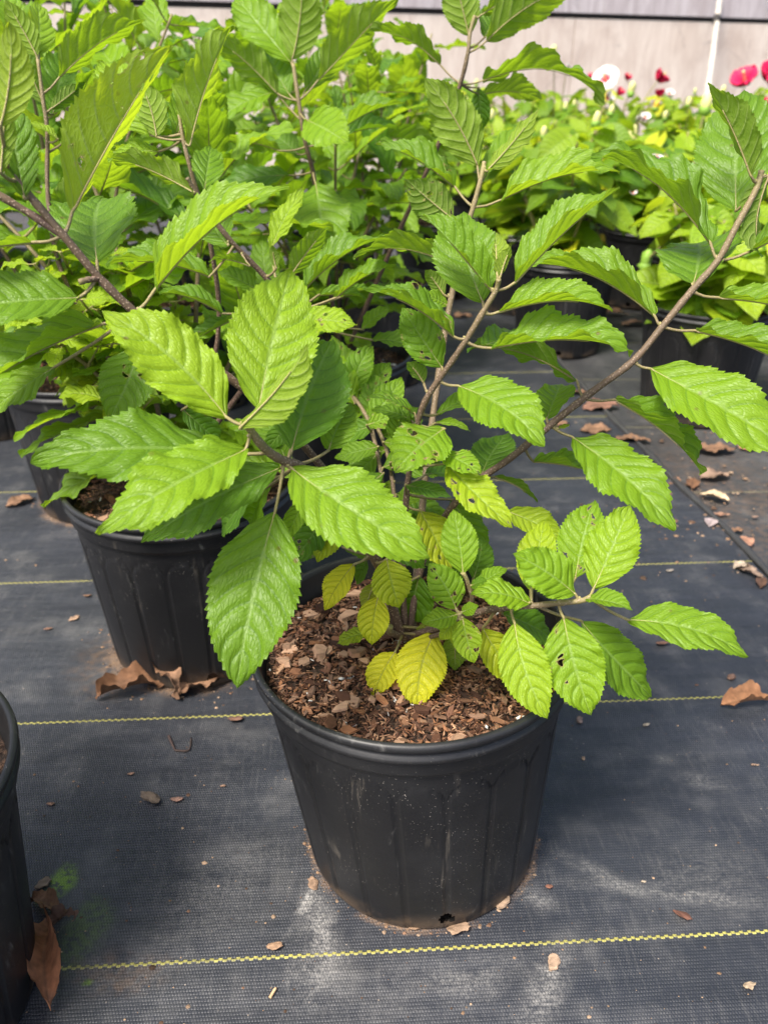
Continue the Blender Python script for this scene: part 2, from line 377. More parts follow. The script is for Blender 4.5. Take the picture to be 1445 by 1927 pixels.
def leaf_obj(parent, org, node, B, T, n, kind='g', holes=False, seed=0, young=.25, label=None, prad=.0011, **kw):
    V, Fc, UV, cen, N = leaf_geo(B, T, n, seed=seed, **kw)
    R = random.Random(seed); y, l = KIND[kind]
    tint = (min(1, max(0, y+R.uniform(-.04, .04) if y else 0)), min(1, max(0, l+R.uniform(-.13, .13))), R.random())
    m = MB(); m.add(V, Fc, tint, 0, UV)
    # petiole running on as the raised midrib on the underside
    ln = np.linalg.norm(np.asarray(T)-np.asarray(B)); k = len(cen)
    idx = [int(k*f) for f in (.04, .15, .3, .5, .7)]
    pts = [np.asarray(node, float)] if node is not None else []
    rad = [prad*1.25] if node is not None else []
    if node is not None:
        mid = (np.asarray(node)+cen[0])/2+np.array([0, 0, -.0015]); pts.append(mid); rad.append(prad)
    pts.append(cen[0]); rad.append(prad*.95)
    for q, i in enumerate(idx): pts.append(cen[i]-N[i]*prad*.5); rad.append(prad*(.75, .62, .5, .38, .25)[q])
    pp, rr = catmull(pts, rad, 3); tv, tf = tube(pp, rr, 6)
    pv = (.55+.35*l if y < .3 else .8); pt = [(min(1, pv*(.55+.6*min(1, i/(len(pp)*.5)))), 0, 0) for i in range(len(pp)) for _ in range(6)]
    m.add(tv, tf, np.array(pt), 1)
    o = m.build('leaf', [LEAFH if holes else LEAF, STEM], parent, np.asarray(B)-org, True, B)
    if label: o['label'] = label
    return o
class Branch:
    """a woody shoot given as photo pixels with a depth for each"""
    def __init__(s, name, root, org, pts, r0, r1, tip=.5, buds=(), tint0=0.):
        s.org = np.asarray(org, float); s.px = np.array([p[:2] for p in pts], float); s.z = np.array([p[2] for p in pts], float)
        W = [P(*p) for p in pts]; n = len(W); rad = [r0+(r1-r0)*i/(n-1) for i in range(n)]
        pp, rr = catmull(W, rad, 6); s.W = pp
        s.pxd = np.array([s.proj(q) for q in pp])
        R = np.random.default_rng(n*7+int(pts[0][0])); rr = rr*(1+.06*R.normal(size=len(rr)))
        V, Fc = tube(pp, rr, 10)
        t = [(tint0+(tip-tint0)*(i/(len(pp)-1))**2.6, 0, 0) for i in range(len(pp)) for _ in range(10)]
        s.m = MB(); s.m.add(V, Fc, np.array(t)); s.name, s.root, s.leaves, s.seen = name, root, [], []
        s.r = (r0+r1)/2
    def proj(s, q):
        d = q-CAM; z = d@FW; return (722.5+F*d[0]/z, 963.5-F*(d@UP)/z, z)
    def near(s, px, py):
        i = int(np.argmin((s.pxd[:, 0]-px)**2+(s.pxd[:, 1]-py)**2)); return i
    def leaf(s, bx, by, tx, ty, dt=0., n=(0, .4, .9), w=.46, fold=.25, curl=.05, kind='g', node=None, db=0., holes=False, label=None, **kw):
        if fold >= .4 and n[1] > .55 and abs(n[2]) < .5 and n[2] > -.1:      # folded like a keel: far half seen from above, near half from below
            h = math.hypot(n[0], n[1]); nz_ = .24+.5*max(0, n[2]); n = (n[0]/h*.92, n[1]/h*.92, nz_); fold = .80; w = max(w, .46); curl *= .7
        i = s.near(*(node or (bx, by))); N0 = s.W[i]; zb = s.pxd[i, 2]+db
        B = P(bx, by, zb); T = P(tx, ty, zb+dt)
        s.leaves.append((N0, B, T, LN(n, (B+T)/2), dict(w=w, fold=fold, curl=curl, kind=kind, holes=holes, label=label, **kw)))
        if i not in s.seen:
            s.seen.append(i); d = unit(B-N0)
            bv, bf = blob_geo(N0+d*s.r*.9, (s.r*.75, s.r*.42, s.r*.42), d+.5*unit(s.W[min(i+1, len(s.W)-1)]-s.W[max(i-1, 0)]), i, 5)
            s.m.add(bv, bf, (.85, 0, 0))
    def build(s, seed0=0):
        o = s.m.build(s.name, [STEM], s.root, None, True, s.org)
        for k, (N0, B, T, n, kw) in enumerate(s.leaves): leaf_obj(o, s.org, N0, B, T, n, seed=seed0*97+k, **kw)
        return o

# ------------------------------------------------------------------ nursery pot
POT_R, POT_B, POT_H = .134, .106, .234
def pot_mesh():
    NP, SEG = 20, 24; na = NP*SEG
    prof = [(.098, .0015, 0), (.1045, .0, 0), (.106, .0022, 0)]
    zs = list(np.linspace(.006, .196, 52))
    for z in zs: prof.append((.106+(.1255-.106)*z/.200, z, 1))
    prof += [(.1262, .1985, 0), (.1288, .2005, 0), (.1297, .203, 0), (.1300, .2135, 0), (.1304, .2150, 0), (.1330, .2160, 0), (.1344, .2182, 0), (.1340, .2206, 0), (.1320, .2222, 0), (.1312, .2240, 0), (.1316, .2258, 0),
             (.1340, .2270, 0), (.1356, .2300, 0), (.1350, .2335, 0), (.1318, .2345, 0), (.1300, .2335, 0), (.1290, .230, 0), (.1285, .222, 0), (.1262, .215, 0), (.1235, .20, 0), (.121, .17, 0)]
    V = np.zeros((len(prof), na, 3)); hw = math.pi/NP*.118
    R = np.random.default_rng(3); wob = R.random(4)*6
    keep = np.ones((len(prof), na), bool)
    for i, (r, z, wall) in enumerate(prof):
        for k in range(na):
            th = 2*math.pi*k/na; rr = r
            if wall:
                loc = ((k % SEG)/SEG-.5)*2*math.pi/NP*r      # across one arched panel
                hwz = math.pi/NP*r-.0011; top = .184; rad = hwz*.98
                if z > top-rad: d = math.hypot(loc, z-(top-rad))-rad
                else: d = abs(loc)-hwz
                d2 = abs(d); rr += .0005*(1/(1+math.exp(max(-40, min(40, d*2600)))))-.0017*math.exp(-(d2/.0010)**2)
            rr += .0006*math.sin(2*th+wob[0])+.0005*math.sin(3*th+wob[1])
            V[i, k] = (rr*math.cos(th), rr*math.sin(th), z+.0006*math.sin(2*th+wob[2])*(z > .19))
            if wall and .005 < z < .024:
                for hk in (0, 120, 240, 360):
                    if ((k-hk+240) % 480-240)**2*(.00139)**2+(z-.0145)**2 < .0078**2: keep[i, k] = False
    Fc = []
    for i in range(len(prof)-1):
        for k in range(na):
            k2 = (k+1) % na
            if keep[i, k] or keep[i+1, k2]: Fc.append((i*na+k, i*na+k2, (i+1)*na+k2, (i+1)*na+k))
    Fc.append(tuple(range(na))[::-1])
    o = mesh_obj('pot', V.reshape(-1, 3), Fc, PLASTIC); me = o.data; bpy.data.objects.remove(o); return me
POT_ME = pot_mesh()
def soil_mesh(seed):
    R = np.random.default_rng(seed); V = [(0, 0, .209)]; Fc = []; nr, na = 14, 56
    for i in range(1, nr+1):
        r = .1275*i/nr
        for k in range(na): V.append((r*math.cos(6.28319*k/na), r*math.sin(6.28319*k/na), .208+.0022*R.normal()*(i < nr)-.004*(i/nr)**4))
    for k in range(na): Fc.append((0, 1+k, 1+(k+1) % na))
    for i in range(nr-1):
        for k in range(na): Fc.append((1+i*na+k, 1+(i+1)*na+k, 1+(i+1)*na+(k+1) % na, 1+i*na+(k+1) % na))
    o = mesh_obj('potting_soil', V, Fc, SOIL); me = o.data; bpy.data.objects.remove(o); return me
CHIP_COL = [(.20, .115, .075), (.27, .17, .115), (.12, .065, .042), (.065, .036, .026), (.34, .23, .17), (.16, .095, .07), (.05, .03, .022), (.30, .17, .10), (.22, .16, .13), (.40, .29, .21), (.09, .05, .035)]
def chips_mesh(seed, count, big):
    R = np.random.default_rng(seed); m = MB()
    for c in range(count):
        isb = c < big
        L = R.uniform(.011, .023) if isb else min(.0155, .0030*math.exp(abs(R.normal())*.66)); W = L*(R.uniform(.38, .72) if isb else R.uniform(.10, .5)); T = max(.0007, min(.004, W*R.uniform(.12, .4)))
        r = .121*math.sqrt(R.random()); a = R.random()*6.283
        if isb:
            r = min(r, .108)
            if math.cos(a) > .2 and R.random() < .75: a = math.pi-a
        k = int(R.integers(5, 8)); ang = np.sort(R.random(k)*.8+np.arange(k))*6.283/k
        px = np.cos(ang)*L/2*(1+.22*R.normal(size=k)); py = np.sin(ang)*W/2*(1+.22*R.normal(size=k))
        top = np.stack([px*.9, py*.85, np.full(k, T/2)+.15*T*R.normal(size=k)], 1); bot = np.stack([px, py, np.full(k, -T/2)], 1)
        V = np.concatenate([top, bot]); V[:, 2] += -R.uniform(0, 6)*V[:, 0]**2
        rot = Matrix.Rotation(R.random()*6.283, 3, 'Z') @ Matrix.Rotation(R.normal()*(.22 if isb else .45), 3, 'X') @ Matrix.Rotation(R.normal()*(.18 if isb else .35), 3, 'Y')
        V = V @ np.array(rot).T + np.array([r*math.cos(a), r*math.sin(a), .2105+R.uniform(0, .0035)+(.002 if isb else 0)])
        Fc = [tuple(range(k)), tuple(range(2*k-1, k-1, -1))]+[(i, k+i, k+(i+1) % k, (i+1) % k) for i in range(k)]
        col = np.array(CHIP_COL[int(R.integers(len(CHIP_COL)))])*np.array([1.05, .84, .68])*R.uniform(.35, .95)
        if isb and R.random() < .6: col = np.array((.42, .255, .165))*R.uniform(.45, 1.1)
        if not isb and R.random() < .012: col = np.array((.62, .6, .56))
        m.add(V, Fc, tuple(col))
    o = m.build('bark_mulch', [BARK], None, None, False); me = o.data; bpy.data.objects.remove(o); return me
SOIL_ME = soil_mesh(2); CH_MAIN = chips_mesh(11, 7500, 58); CH_FAR = chips_mesh(12, 1900, 26)
def pot_parts(root, chips=CH_FAR, rot=0., shear=0.):
    for nm, me in (('pot', POT_ME), ('potting_soil', SOIL_ME), ('bark_mulch', chips)):
        o = bpy.data.objects.new(nm, me); C.objects.link(o); o.parent = root
        if nm == 'bark_mulch': o['kind'] = 'stuff'
        M = Matrix.Rotation(rot, 4, 'Z')
        if shear:
            me2 = me.copy(); n = len(me2.vertices); a = np.empty(n*3, np.float32); me2.vertices.foreach_get('co', a); a = a.reshape(-1, 3)
            c, s_ = math.cos(rot), math.sin(rot); b = a.copy()
            b[:, 0] = a[:, 0]*c-a[:, 1]*s_+shear*a[:, 2]; b[:, 1] = a[:, 0]*s_+a[:, 1]*c
            me2.vertices.foreach_set('co', b.ravel()); me2.update(); o.data = me2
        else: o.matrix_basis = M

MAIN = (.0367, .572, 0); P2 = (-.236, .885, 0); P3 = (-.475, 1.29, 0); PM = (-.087, 1.36, 0); PRB = (.64, 1.657, 0); PN = (-.386, .402, 0)
# ------------------------------------------------------------------ ground: two sheets of woven cloth
g = lambda x, y: tuple(G(x, y)[:2])
def dst(px, py, rx, ry, ang, k): a = G(px, py); return (a[0], a[1], rx, ry, ang, k)
DUST = [dst(600, 1740, .018, .05, .3, .6), dst(575, 1700, .006, .03, -.4, .6), dst(1030, 1850, .018, .055, -.5, .6), dst(880, 1840, .05, .02, .3, .25), dst(610, 1830, .03, .03, 0, .4), dst(1010, 1690, .022, .012, -.5, .45),
        dst(420, 1640, .09, .04, .4, .16), dst(330, 1760, .12, .04, .3, .14), dst(1250, 1680, .10, .010, -.15, .30), dst(1130, 1645, .06, .010, -.6, .25), dst(1320, 1470, .035, .016, -.3, .28), dst(1250, 1430, .018, .012, 0, .25),
        dst(1340, 1660, .06, .05, 0, .16), dst(300, 1200, .12, .1, 0, .12), dst(700, 1870, .12, .05, .1, .14), dst(230, 1830, .06, .03, 0, .2)]
MOSS = dict(ring=[(MAIN[0], MAIN[1], .1065, .1135), (P2[0], P2[1], .108, .124), (P3[0], P3[1], .107, .120)],
            green=[(*g(122, 1655), .016, .020, .9), (*g(160, 1750), .02, .04, .25), (*g(165, 1850), .006, .004, .6)], brown=[(*g(215, 1250), .05, .07, .5), (*g(220, 1830), .05, .02, .4), (*g(1380, 900), .10, .22, .35)])
c1 = cloth_material('woven_ground_cloth', 0, ST_Y0, ST_YAW, ST_SP, DUST, MOSS)
c2 = cloth_material('second_ground_cloth', 0, G(1370, 925)[1]*math.cos(.01), .01, .30, [dst(1400, 800, .2, .3, 0, .12)], dict(brown=[(*g(1380, 940), .15, .3, .3)]), (.024, .0245, .026), (.22, .20, .11))
def sheet(name, poly, z, mat, thick=0.):
    V = [(x, y, z) for x, y in poly]; Fc = [tuple(range(len(poly)))]
    if thick:
        n = len(poly); V += [(x, y, z-thick) for x, y in poly]; Fc += [(i, n+i, n+(i+1) % n, (i+1) % n) for i in range(n)]
    return tag(mesh_obj(name, V, Fc, mat, smooth=False), kind='structure')
sheet('ground', [(-40, -20), (40, -20), (40, 60), (-40, 60)], -.004, c2)
edge = [(1475, 1130), (1440, 1085), (1350, 985), (1275, 905), (1215, 850), (1150, 785), (1090, 720), (1050, 670), (1010, 600), (985, 540)]
ep = [g(*e) for e in edge]
sheet('ground_cloth', [(-8, -2), (.60, -2), (.585, .7)]+ep+[(.44, 3.5), (.43, 5.5), (-8, 5.5)], 0., c1, .003)
# the turned-up hem along the edge of the upper cloth
R_ = np.random.default_rng(4)
hp = [np.array([x+.004*R_.normal(), y, .004]) for x, y in [(.585, .7)]+ep+[(.44, 3.5)]]
pp, rr = catmull(hp, [.006]*len(hp), 8); rr = rr*(1+.35*np.sin(np.arange(len(rr))*.7)*.6)
V, Fc = tube(pp, rr, 8); t = NT('cloth_hem'); co = t.gen('Object')
hem = t.done(t.pri(Base_Color=t.mix(t.noise(co, 30.), (.012, .012, .014), (.05, .05, .05)), Roughness=.6).outputs[0])
V = np.array(V); V[:, 2] = .002+(V[:, 2]-.004)*.75; V[:, 2] = np.maximum(V[:, 2], -.003)
o = mesh_obj('cloth_hem', V, Fc, hem); tag(o, kind='structure')

# ------------------------------------------------------------------ weathered wall and leaning pole
def wall_mat(name, a, b, cdark, streak):
    t = NT(name); co = t.gen('Object')
    mp = t.n('Mapping', None, Vector=co, Scale=(1., 1., streak)).outputs[0]
    n1 = t.noise(mp, 9., 8, .74, .9); n2 = t.noise(co, 2.2, 4, .6, .6); n3 = t.noise(mp, 42., 4, .7)
    col = t.mix(t.ramp(n1, .35, .68), a, b); col = t.mix(t.ramp(n2, .48, .72, 0, .55), col, cdark)
    col = t.mix(t.ramp(n3, .55, .8, 0, .45), col, tuple(min(1, x*1.25) for x in b))
    vo = t.ramp(t.voro(t.n('Mapping', None, Vector=co, Scale=(1.2, 1., .7), Rotation=(0, .5, 0)).outputs[0], 3., 'DISTANCE_TO_EDGE'), .012, .0)
    col = t.mix(t.m_('MULTIPLY', vo, t.ramp(n2, .5, .6, 0, .5)), col, (.30, .24, .22))
    return t.done(t.pri(Base_Color=col, Roughness=.85, Normal=t.bump(n3, .4, .004)).outputs[0])
wl = np.array([-.556, 6.29]); wr = np.array([3.2, 8.1]); wd = unit(wr-wl); wn = np.array([wd[1], -wd[0]])
SEAM = 1.0
wall = thing('wooden_wall', 'weathered pinkish white board wall with a dark gap between its two courses', 'wall', (wl[0], wl[1], 0))
wall.rotation_euler = (0, 0, math.atan2(wd[1], wd[0]))
def boxm(x0, x1, y0, y1, z0, z1):
    V = [(x, y, z) for x in (x0, x1) for y in (y0, y1) for z in (z0, z1)]
    return V, [(0, 1, 3, 2), (4, 6, 7, 5), (0, 4, 5, 1), (2, 3, 7, 6), (0, 2, 6, 4), (1, 5, 7, 3)]
lowm = wall_mat('lower_wall_boards', (.64, .525, .44), (.77, .665, .57), (.47, .355, .29), .22)
upm = wall_mat('upper_wall_boards', (.43, .37, .37), (.60, .545, .545), (.28, .24, .245), .12)
dk = NT('dark_gap'); dk = dk.done(dk.pri(Base_Color=(.03, .026, .024), Roughness=.9).outputs[0])
m = MB()
xs = [-5, -2.6, -.2, 2.2, 4.6, 9]
for i in range(len(xs)-1): m.add(*boxm(xs[i]+.004, xs[i+1]-.004, 0, .05, 0, SEAM-.018))
m.build('lower_boards', [lowm], wall, None, False)
m = MB(); R_ = np.random.default_rng(8); x = -5.
while x < 9: m.add(*boxm(x+.002, x+.238, -.012+R_.uniform(0, .004), .045, SEAM+.018, 2.4)); x += .24
m.build('upper_boards', [upm], wall, None, False)
V, Fc = boxm(-5, 9, .02, .044, SEAM-.017, SEAM+.017); mesh_obj('seam_batten', V, Fc, dk, wall, smooth=False)
pole = thing('leaning_pole', 'white plastic pole with a dark band leaning against the pale wall', 'pole', P(1318, 200, 5.9))
po = np.array(pole.location); pt_, pb_ = P(1357, -30, 6.6), P(1308, 320, 5.9)
def simple(name, col, rough=.5, sc=20., k=.25):
    t = NT(name); co = t.gen('Object'); return t.done(t.pri(Base_Color=t.mix(t.ramp(t.noise(co, sc, 4), .35, .7), col, tuple(c*(1-k) for c in col)), Roughness=rough).outputs[0])
wp = simple('white_pipe', (.50, .46, .40), .5); blk = simple('black_post', (.025, .022, .02), .7)
def tubeobj(name, pts, rads, mat, parent, org, sides=14):
    pp, rr = catmull(pts, rads, 4); V, Fc = tube(pp, rr, sides); return mesh_obj(name, np.array(V)-org, Fc, mat, parent)
tubeobj('pipe', [pb_, (pb_+pt_)/2+np.array([.01, 0, 0]), pt_], [.025, .022, .020], wp, pole, po)
q = pb_+(pt_-pb_)*.79; d_ = unit(pt_-pb_); tubeobj('band', [q-d_*.035, q+d_*.035], [.027, .027], blk, pole, po)
post = thing('dark_post', 'thin dark post standing in for the black shadow of the leaning white pole', 'post', G(1345, 420)); post.location = tuple(P(1341, 60, 7.0)); pq = np.array(post.location)  # dark bar added as the shadow beside the pole
dn = pq.copy(); dn[2] = 0; upq = P(1347, 12, 7.0)
post.location = tuple(dn); tubeobj('shaft', [dn, (dn+upq)/2, upq], [.04, .035, .03], blk, post, dn)
V, Fc = blob_geo(upq, (.03, .04, .04), (0, 0, 1), 3); mesh_obj('tie', np.array(V)-dn, Fc, blk, post)

# ================================================================== main shrub in the front pot
main = thing('potted_shrub', 'nearest shrub with yellowing lower leaves in the black pot standing alone in front', 'potted plant', MAIN, 'potted beautyberry shrubs')
pot_parts(main, CH_MAIN, .16, -.058)
UPT = (0, .8, .55)        # blade lying level, seen from a little above
# --- long right shoot
b = Branch('branch', main, MAIN, [(770, 1190, .715), (800, 1040, .71), (870, 930, .69), (960, 862, .67), (1035, 800, .66), (1110, 740, .65), (1190, 680, .64), (1245, 615, .635), (1300, 548, .63), (1350, 490, .625), (1385, 425, .62), (1420, 360, .62), (1432, 322, .62)], .0031, .0023, .5)
b.leaf(1384, 397, 1400, 168, .035, (-.15, .25, .95), .52, .18, .04, 'g', (1420, 352), db=.02)
b.leaf(1413, 332, 1330, 157, -.02, (.72, .25, -.62), .46, .55, .03, 'g', (1420, 345), db=-.005)
b.leaf(1445, 330, 1432, 485, 0, (-.8, .2, -.5), .5, .5, .1, 'd', (1430, 330))
b.leaf(1336, 457, 1112, 292, .02, (.42, .86, .12), .42, .5, .13, 'g', (1345, 484))
b.leaf(1303, 536, 1306, 462, .075, (-.1, .75, .6), .66, .2, .1, 'e', (1310, 538), holes=False)
b.leaf(1408, 474, 1560, 425, -.02, (.2, .9, .3), .4, .4, .1, 'g', (1358, 488))
b.leaf(1352, 560, 1580, 628, -.03, (.15, .92, .25), .42, .5, .1, 'g', (1300, 556))
b.leaf(1231, 594, 985, 498, .02, (.25, .92, .12), .36, .55, .12, 'g', (1244, 622))
b.leaf(1308, 622, 1510, 712, -.03, (.35, .85, .3), .42, .52, .10, 'e', (1255, 627))
b.leaf(1224, 694, 1500, 858, -.05, (.18, .62, .78), .46, .18, .07, 'b', (1192, 688))
b.leaf(1085, 716, 878, 655, .03, (.18, .82, -.5), .36, .3, .10, 'd', (1100, 742), db=.015)
b.leaf(1156, 752, 1320, 892, -.01, (.72, .60, -.02), .38, .62, .07, 'g', (1106, 750))
b.leaf(1076, 822, 1270, 998, -.05, (.28, .52, .82), .46, .2, .06, 'b', (1042, 802))
b.leaf(1028, 788, 1056, 722, .04, (-.2, .5, .8), .62, .3, .05, 'e', (1036, 800), teeth=11)
b.leaf(1003, 868, 1122, 897, .01, (.2, .9, .3), .42, .4, .1, 'e', (985, 845), db=.02, teeth=12)
b.leaf(906, 892, 958, 815, .03, (-.35, .45, .85), .72, .15, .04, 'd', (945, 868), db=.015)
b.leaf(930, 897, 1010, 946, .0, (.35, .8, -.3), .4, .4, .06, 'd', (915, 895), db=.01, teeth=11)
b.leaf(955, 962, 1062, 1018, -.01, (.2, .5, .85), .55, .15, .05, 'l', (880, 922), db=-.02)
b.leaf(1046, 800, 1042, 786, .0, (-.2, .4, .9), .7, .1, 0, 'g', (1040, 803), teeth=7); b.leaf(1050, 806, 1072, 798, .0, (0, .8, .5), .6, .1, 0, 'p', (1040, 803), teeth=7)
b.build(1)
# --- middle shoot
b = Branch('branch', main, MAIN, [(762, 1195, .715), (758, 1060, .70), (765, 930, .68), (780, 825, .66), (800, 755, .64), (850, 680, .62), (880, 635, .61), (913, 580, .60), (933, 546, .595), (938, 525, .59)], .0029, .0018, .6)
b.leaf(936, 520, 932, 437, .01, (.5, .2, -.8), .5, .6, -.03, 'p', (936, 535), teeth=12, young=.8)
b.leaf(940, 522, 962, 462, -.005, (-.5, .3, -.8), .55, .5, .03, 'p', (937, 535), teeth=10)
b.leaf(922, 543, 788, 398, -.005, (-.15, .80, .30), .44, .55, .10, 'g', (933, 548))
b.leaf(908, 568, 872, 398, .03, (.05, .35, .93), .62, .16, .04, 'g', (915, 578), db=.015)
b.leaf(968, 532, 1166, 354, -.02, (-.58, .72, .22), .34, .5, .06, 'b', (935, 548))
b.leaf(938, 587, 1152, 586, -.02, (.0, .86, .34), .40, .5, .15, 'b', (918, 592))
b.leaf(855, 634, 688, 546, -.02, (.05, .90, .30), .42, .5, .12, 'g', (882, 632), holes=True)
b.leaf(832, 692, 756, 578, -.005, (-.25, .45, .85), .56, .2, .05, 'g', (838, 715), holes=True)
b.leaf(922, 655, 1190, 663, -.03, (-.02, .82, .40), .40, .48, .14, 'g', (884, 650))
b.leaf(905, 652, 1000, 640, .05, (-.1, .75, .6), .5, .2, .08, 'g', (884, 650), db=.03)
b.leaf(862, 726, 1024, 840, -.04, (.22, .56, .80), .58, .2, .08, 'b', (833, 720))
b.leaf(822, 780, 912, 742, .01, (-.05, .8, .55), .42, .3, .08, 'g', (797, 778), db=.01)
b.leaf(797, 720, 765, 682, -.01, (.3, .4, -.8), .7, .3, .05, 'd', (812, 737), teeth=10)
b.leaf(780, 778, 690, 748, -.02, (-.1, .8, .55), .46, .3, .12, 'g', (788, 800), holes=True)
b.leaf(775, 792, 700, 772, .0, (0, .7, .7), .5, .2, .1, 'g', (785, 805), db=.01)
b.leaf(744, 834, 762, 765, .0, (-.3, .4, .85), .7, .2, .05, 'g', (775, 850), holes=True, teeth=11)
b.leaf(836, 806, 742, 888, -.03, (-.1, .5, .86), .76, .12, .06, 'b', (788, 800), holes=True)
b.leaf(835, 852, 905, 893, -.02, (.2, .55, .8), .62, .15, .08, 'b', (775, 850), db=-.02, holes=True, teeth=12)
b.leaf(842, 872, 964, 993, -.03, (.25, .5, .83), .44, .18, .05, 'l', (770, 880), db=-.02, holes=True)
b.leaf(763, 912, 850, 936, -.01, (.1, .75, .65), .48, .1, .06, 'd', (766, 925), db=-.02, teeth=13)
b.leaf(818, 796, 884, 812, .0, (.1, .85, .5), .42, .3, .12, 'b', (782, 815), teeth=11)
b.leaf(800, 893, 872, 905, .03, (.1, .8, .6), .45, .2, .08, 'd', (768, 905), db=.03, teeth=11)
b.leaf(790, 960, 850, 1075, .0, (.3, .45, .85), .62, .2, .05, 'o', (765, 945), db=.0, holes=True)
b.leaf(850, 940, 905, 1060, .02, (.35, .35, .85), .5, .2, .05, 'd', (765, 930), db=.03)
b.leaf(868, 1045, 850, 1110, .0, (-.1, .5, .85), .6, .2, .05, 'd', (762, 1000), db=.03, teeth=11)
b.build(2)
# --- front left shoot reaching towards the viewer
b = Branch('branch', main, MAIN, [(752, 1195, .71), (710, 1060, .67), (640, 950, .60), (575, 885, .55), (535, 868, .533), (508, 852, .524), (488, 832, .515), (470, 806, .507), (462, 792, .503)], .0038, .0024, .75)
b.leaf(548, 880, 810, 1050, -.03, (.12, .50, .86), .50, .12, .06, 'b', (533, 868), holes=False)
b.leaf(428, 786, 192, 584, -.01, (-.05, .50, .86), .46, .10, .06, 'p', (466, 800))
b.leaf(487, 770, 548, 506, .035, (.12, .28, .95), .54, .10, .03, 'p', (466, 800), db=.012)
b.leaf(452, 806, 580, 648, -.02, (.52, -.42, -.72), .46, .72, .05, 'p', (463, 794), db=-.006)
b.leaf(462, 846, 188, 1008, -.05, (-.12, .62, .78), .46, .24, .10, 'b', (472, 812))
b.leaf(425, 848, 58, 872, -.03, (-.02, .55, .84), .42, .14, .10, 'g', (505, 852))
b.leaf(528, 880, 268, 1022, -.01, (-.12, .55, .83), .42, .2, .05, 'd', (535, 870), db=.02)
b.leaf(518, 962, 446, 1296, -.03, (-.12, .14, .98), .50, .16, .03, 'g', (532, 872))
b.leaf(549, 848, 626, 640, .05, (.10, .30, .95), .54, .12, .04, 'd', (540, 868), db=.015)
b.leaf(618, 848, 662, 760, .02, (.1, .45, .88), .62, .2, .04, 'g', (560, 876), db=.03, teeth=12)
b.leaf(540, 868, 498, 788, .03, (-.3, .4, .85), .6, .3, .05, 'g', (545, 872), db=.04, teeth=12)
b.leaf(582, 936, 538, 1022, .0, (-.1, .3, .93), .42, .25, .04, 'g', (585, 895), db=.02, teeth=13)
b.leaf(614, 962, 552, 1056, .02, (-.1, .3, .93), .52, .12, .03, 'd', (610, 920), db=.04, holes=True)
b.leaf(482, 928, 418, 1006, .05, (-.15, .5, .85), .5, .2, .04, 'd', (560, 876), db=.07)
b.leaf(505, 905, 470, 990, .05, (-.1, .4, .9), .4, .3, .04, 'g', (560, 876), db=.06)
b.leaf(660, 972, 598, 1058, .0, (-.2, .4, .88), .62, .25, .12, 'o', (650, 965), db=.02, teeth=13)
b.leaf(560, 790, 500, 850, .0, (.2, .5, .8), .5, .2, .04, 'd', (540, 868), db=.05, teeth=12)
b.leaf(705, 985, 800, 1068, .03, (.15, .4, .9), .5, .15, .05, 'd', (690, 1020), db=-.06, holes=True)
b.build(3)
# --- big dark left shoot passing under the front leaves
b = Branch('branch', main, MAIN, [(748, 1195, .715), (700, 1020, .68), (590, 860, .62), (500, 770, .59), (430, 710, .57), (340, 650, .55), (255, 588, .535), (185, 520, .52), (120, 443, .505), (62, 375, .495), (16, 322, .485), (-50, 250, .48)], .0030, .0023, .25)
b.leaf(292, 545, 545, 354, -.02, (-.40, .82, .22), .38, .52, .11, 'b', (262, 592))
b.leaf(137, 398, 322, 84, -.01, (-.62, .30, -.60), .48, .62, .02, 'p', (125, 446), holes=True, wave=.4, quilt=.8)
b.leaf(183, 492, 196, 372, .075, (-.25, .62, .74), .56, .28, .05, 'e', (188, 522))
b.leaf(62, 456, -120, 492, -.02, (-.1, .9, .3), .4, .4, .08, 'g', (118, 446))
b.leaf(192, 610, -60, 752, -.03, (-.32, .86, .26), .42, .5, .06, 'g', (258, 592))
b.leaf(150, 560, -90, 592, -.02, (-.02, .72, .68), .62, .32, .08, 'g', (185, 522), db=-.005)
b.leaf(2, 238, 18, 40, -.02, (.35, .3, -.85), .46, .2, .05, 'p', (16, 322), db=-.03)
b.leaf(47, 372, 10, 168, .0, (.25, .25, .93), .40, .2, .05, 'e', (55, 368), db=-.004)
b.leaf(2, 325, 10, 175, -.01, (.3, .2, -.9), .3, .3, .05, 'b', (30, 338), db=-.02)
b.leaf(105, 690, -30, 790, -.01, (-.35, .6, .72), .46, .3, .06, 'b', (258, 592), db=.01)
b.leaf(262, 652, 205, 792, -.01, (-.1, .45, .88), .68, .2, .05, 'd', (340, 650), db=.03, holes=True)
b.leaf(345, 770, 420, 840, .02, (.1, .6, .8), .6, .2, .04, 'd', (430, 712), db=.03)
b.build(4)
sb = Branch('branch', main, MAIN, [(118, 442, .505), (62, 405, .50), (-10, 362, .49)], .0026, .0022, .2); sb.build(5)
cutb = Branch('branch', main, MAIN, [(190, 524, .521), (168, 526, .516), (150, 531, .513)], .0019, .0019, .5); cutb.build(6)
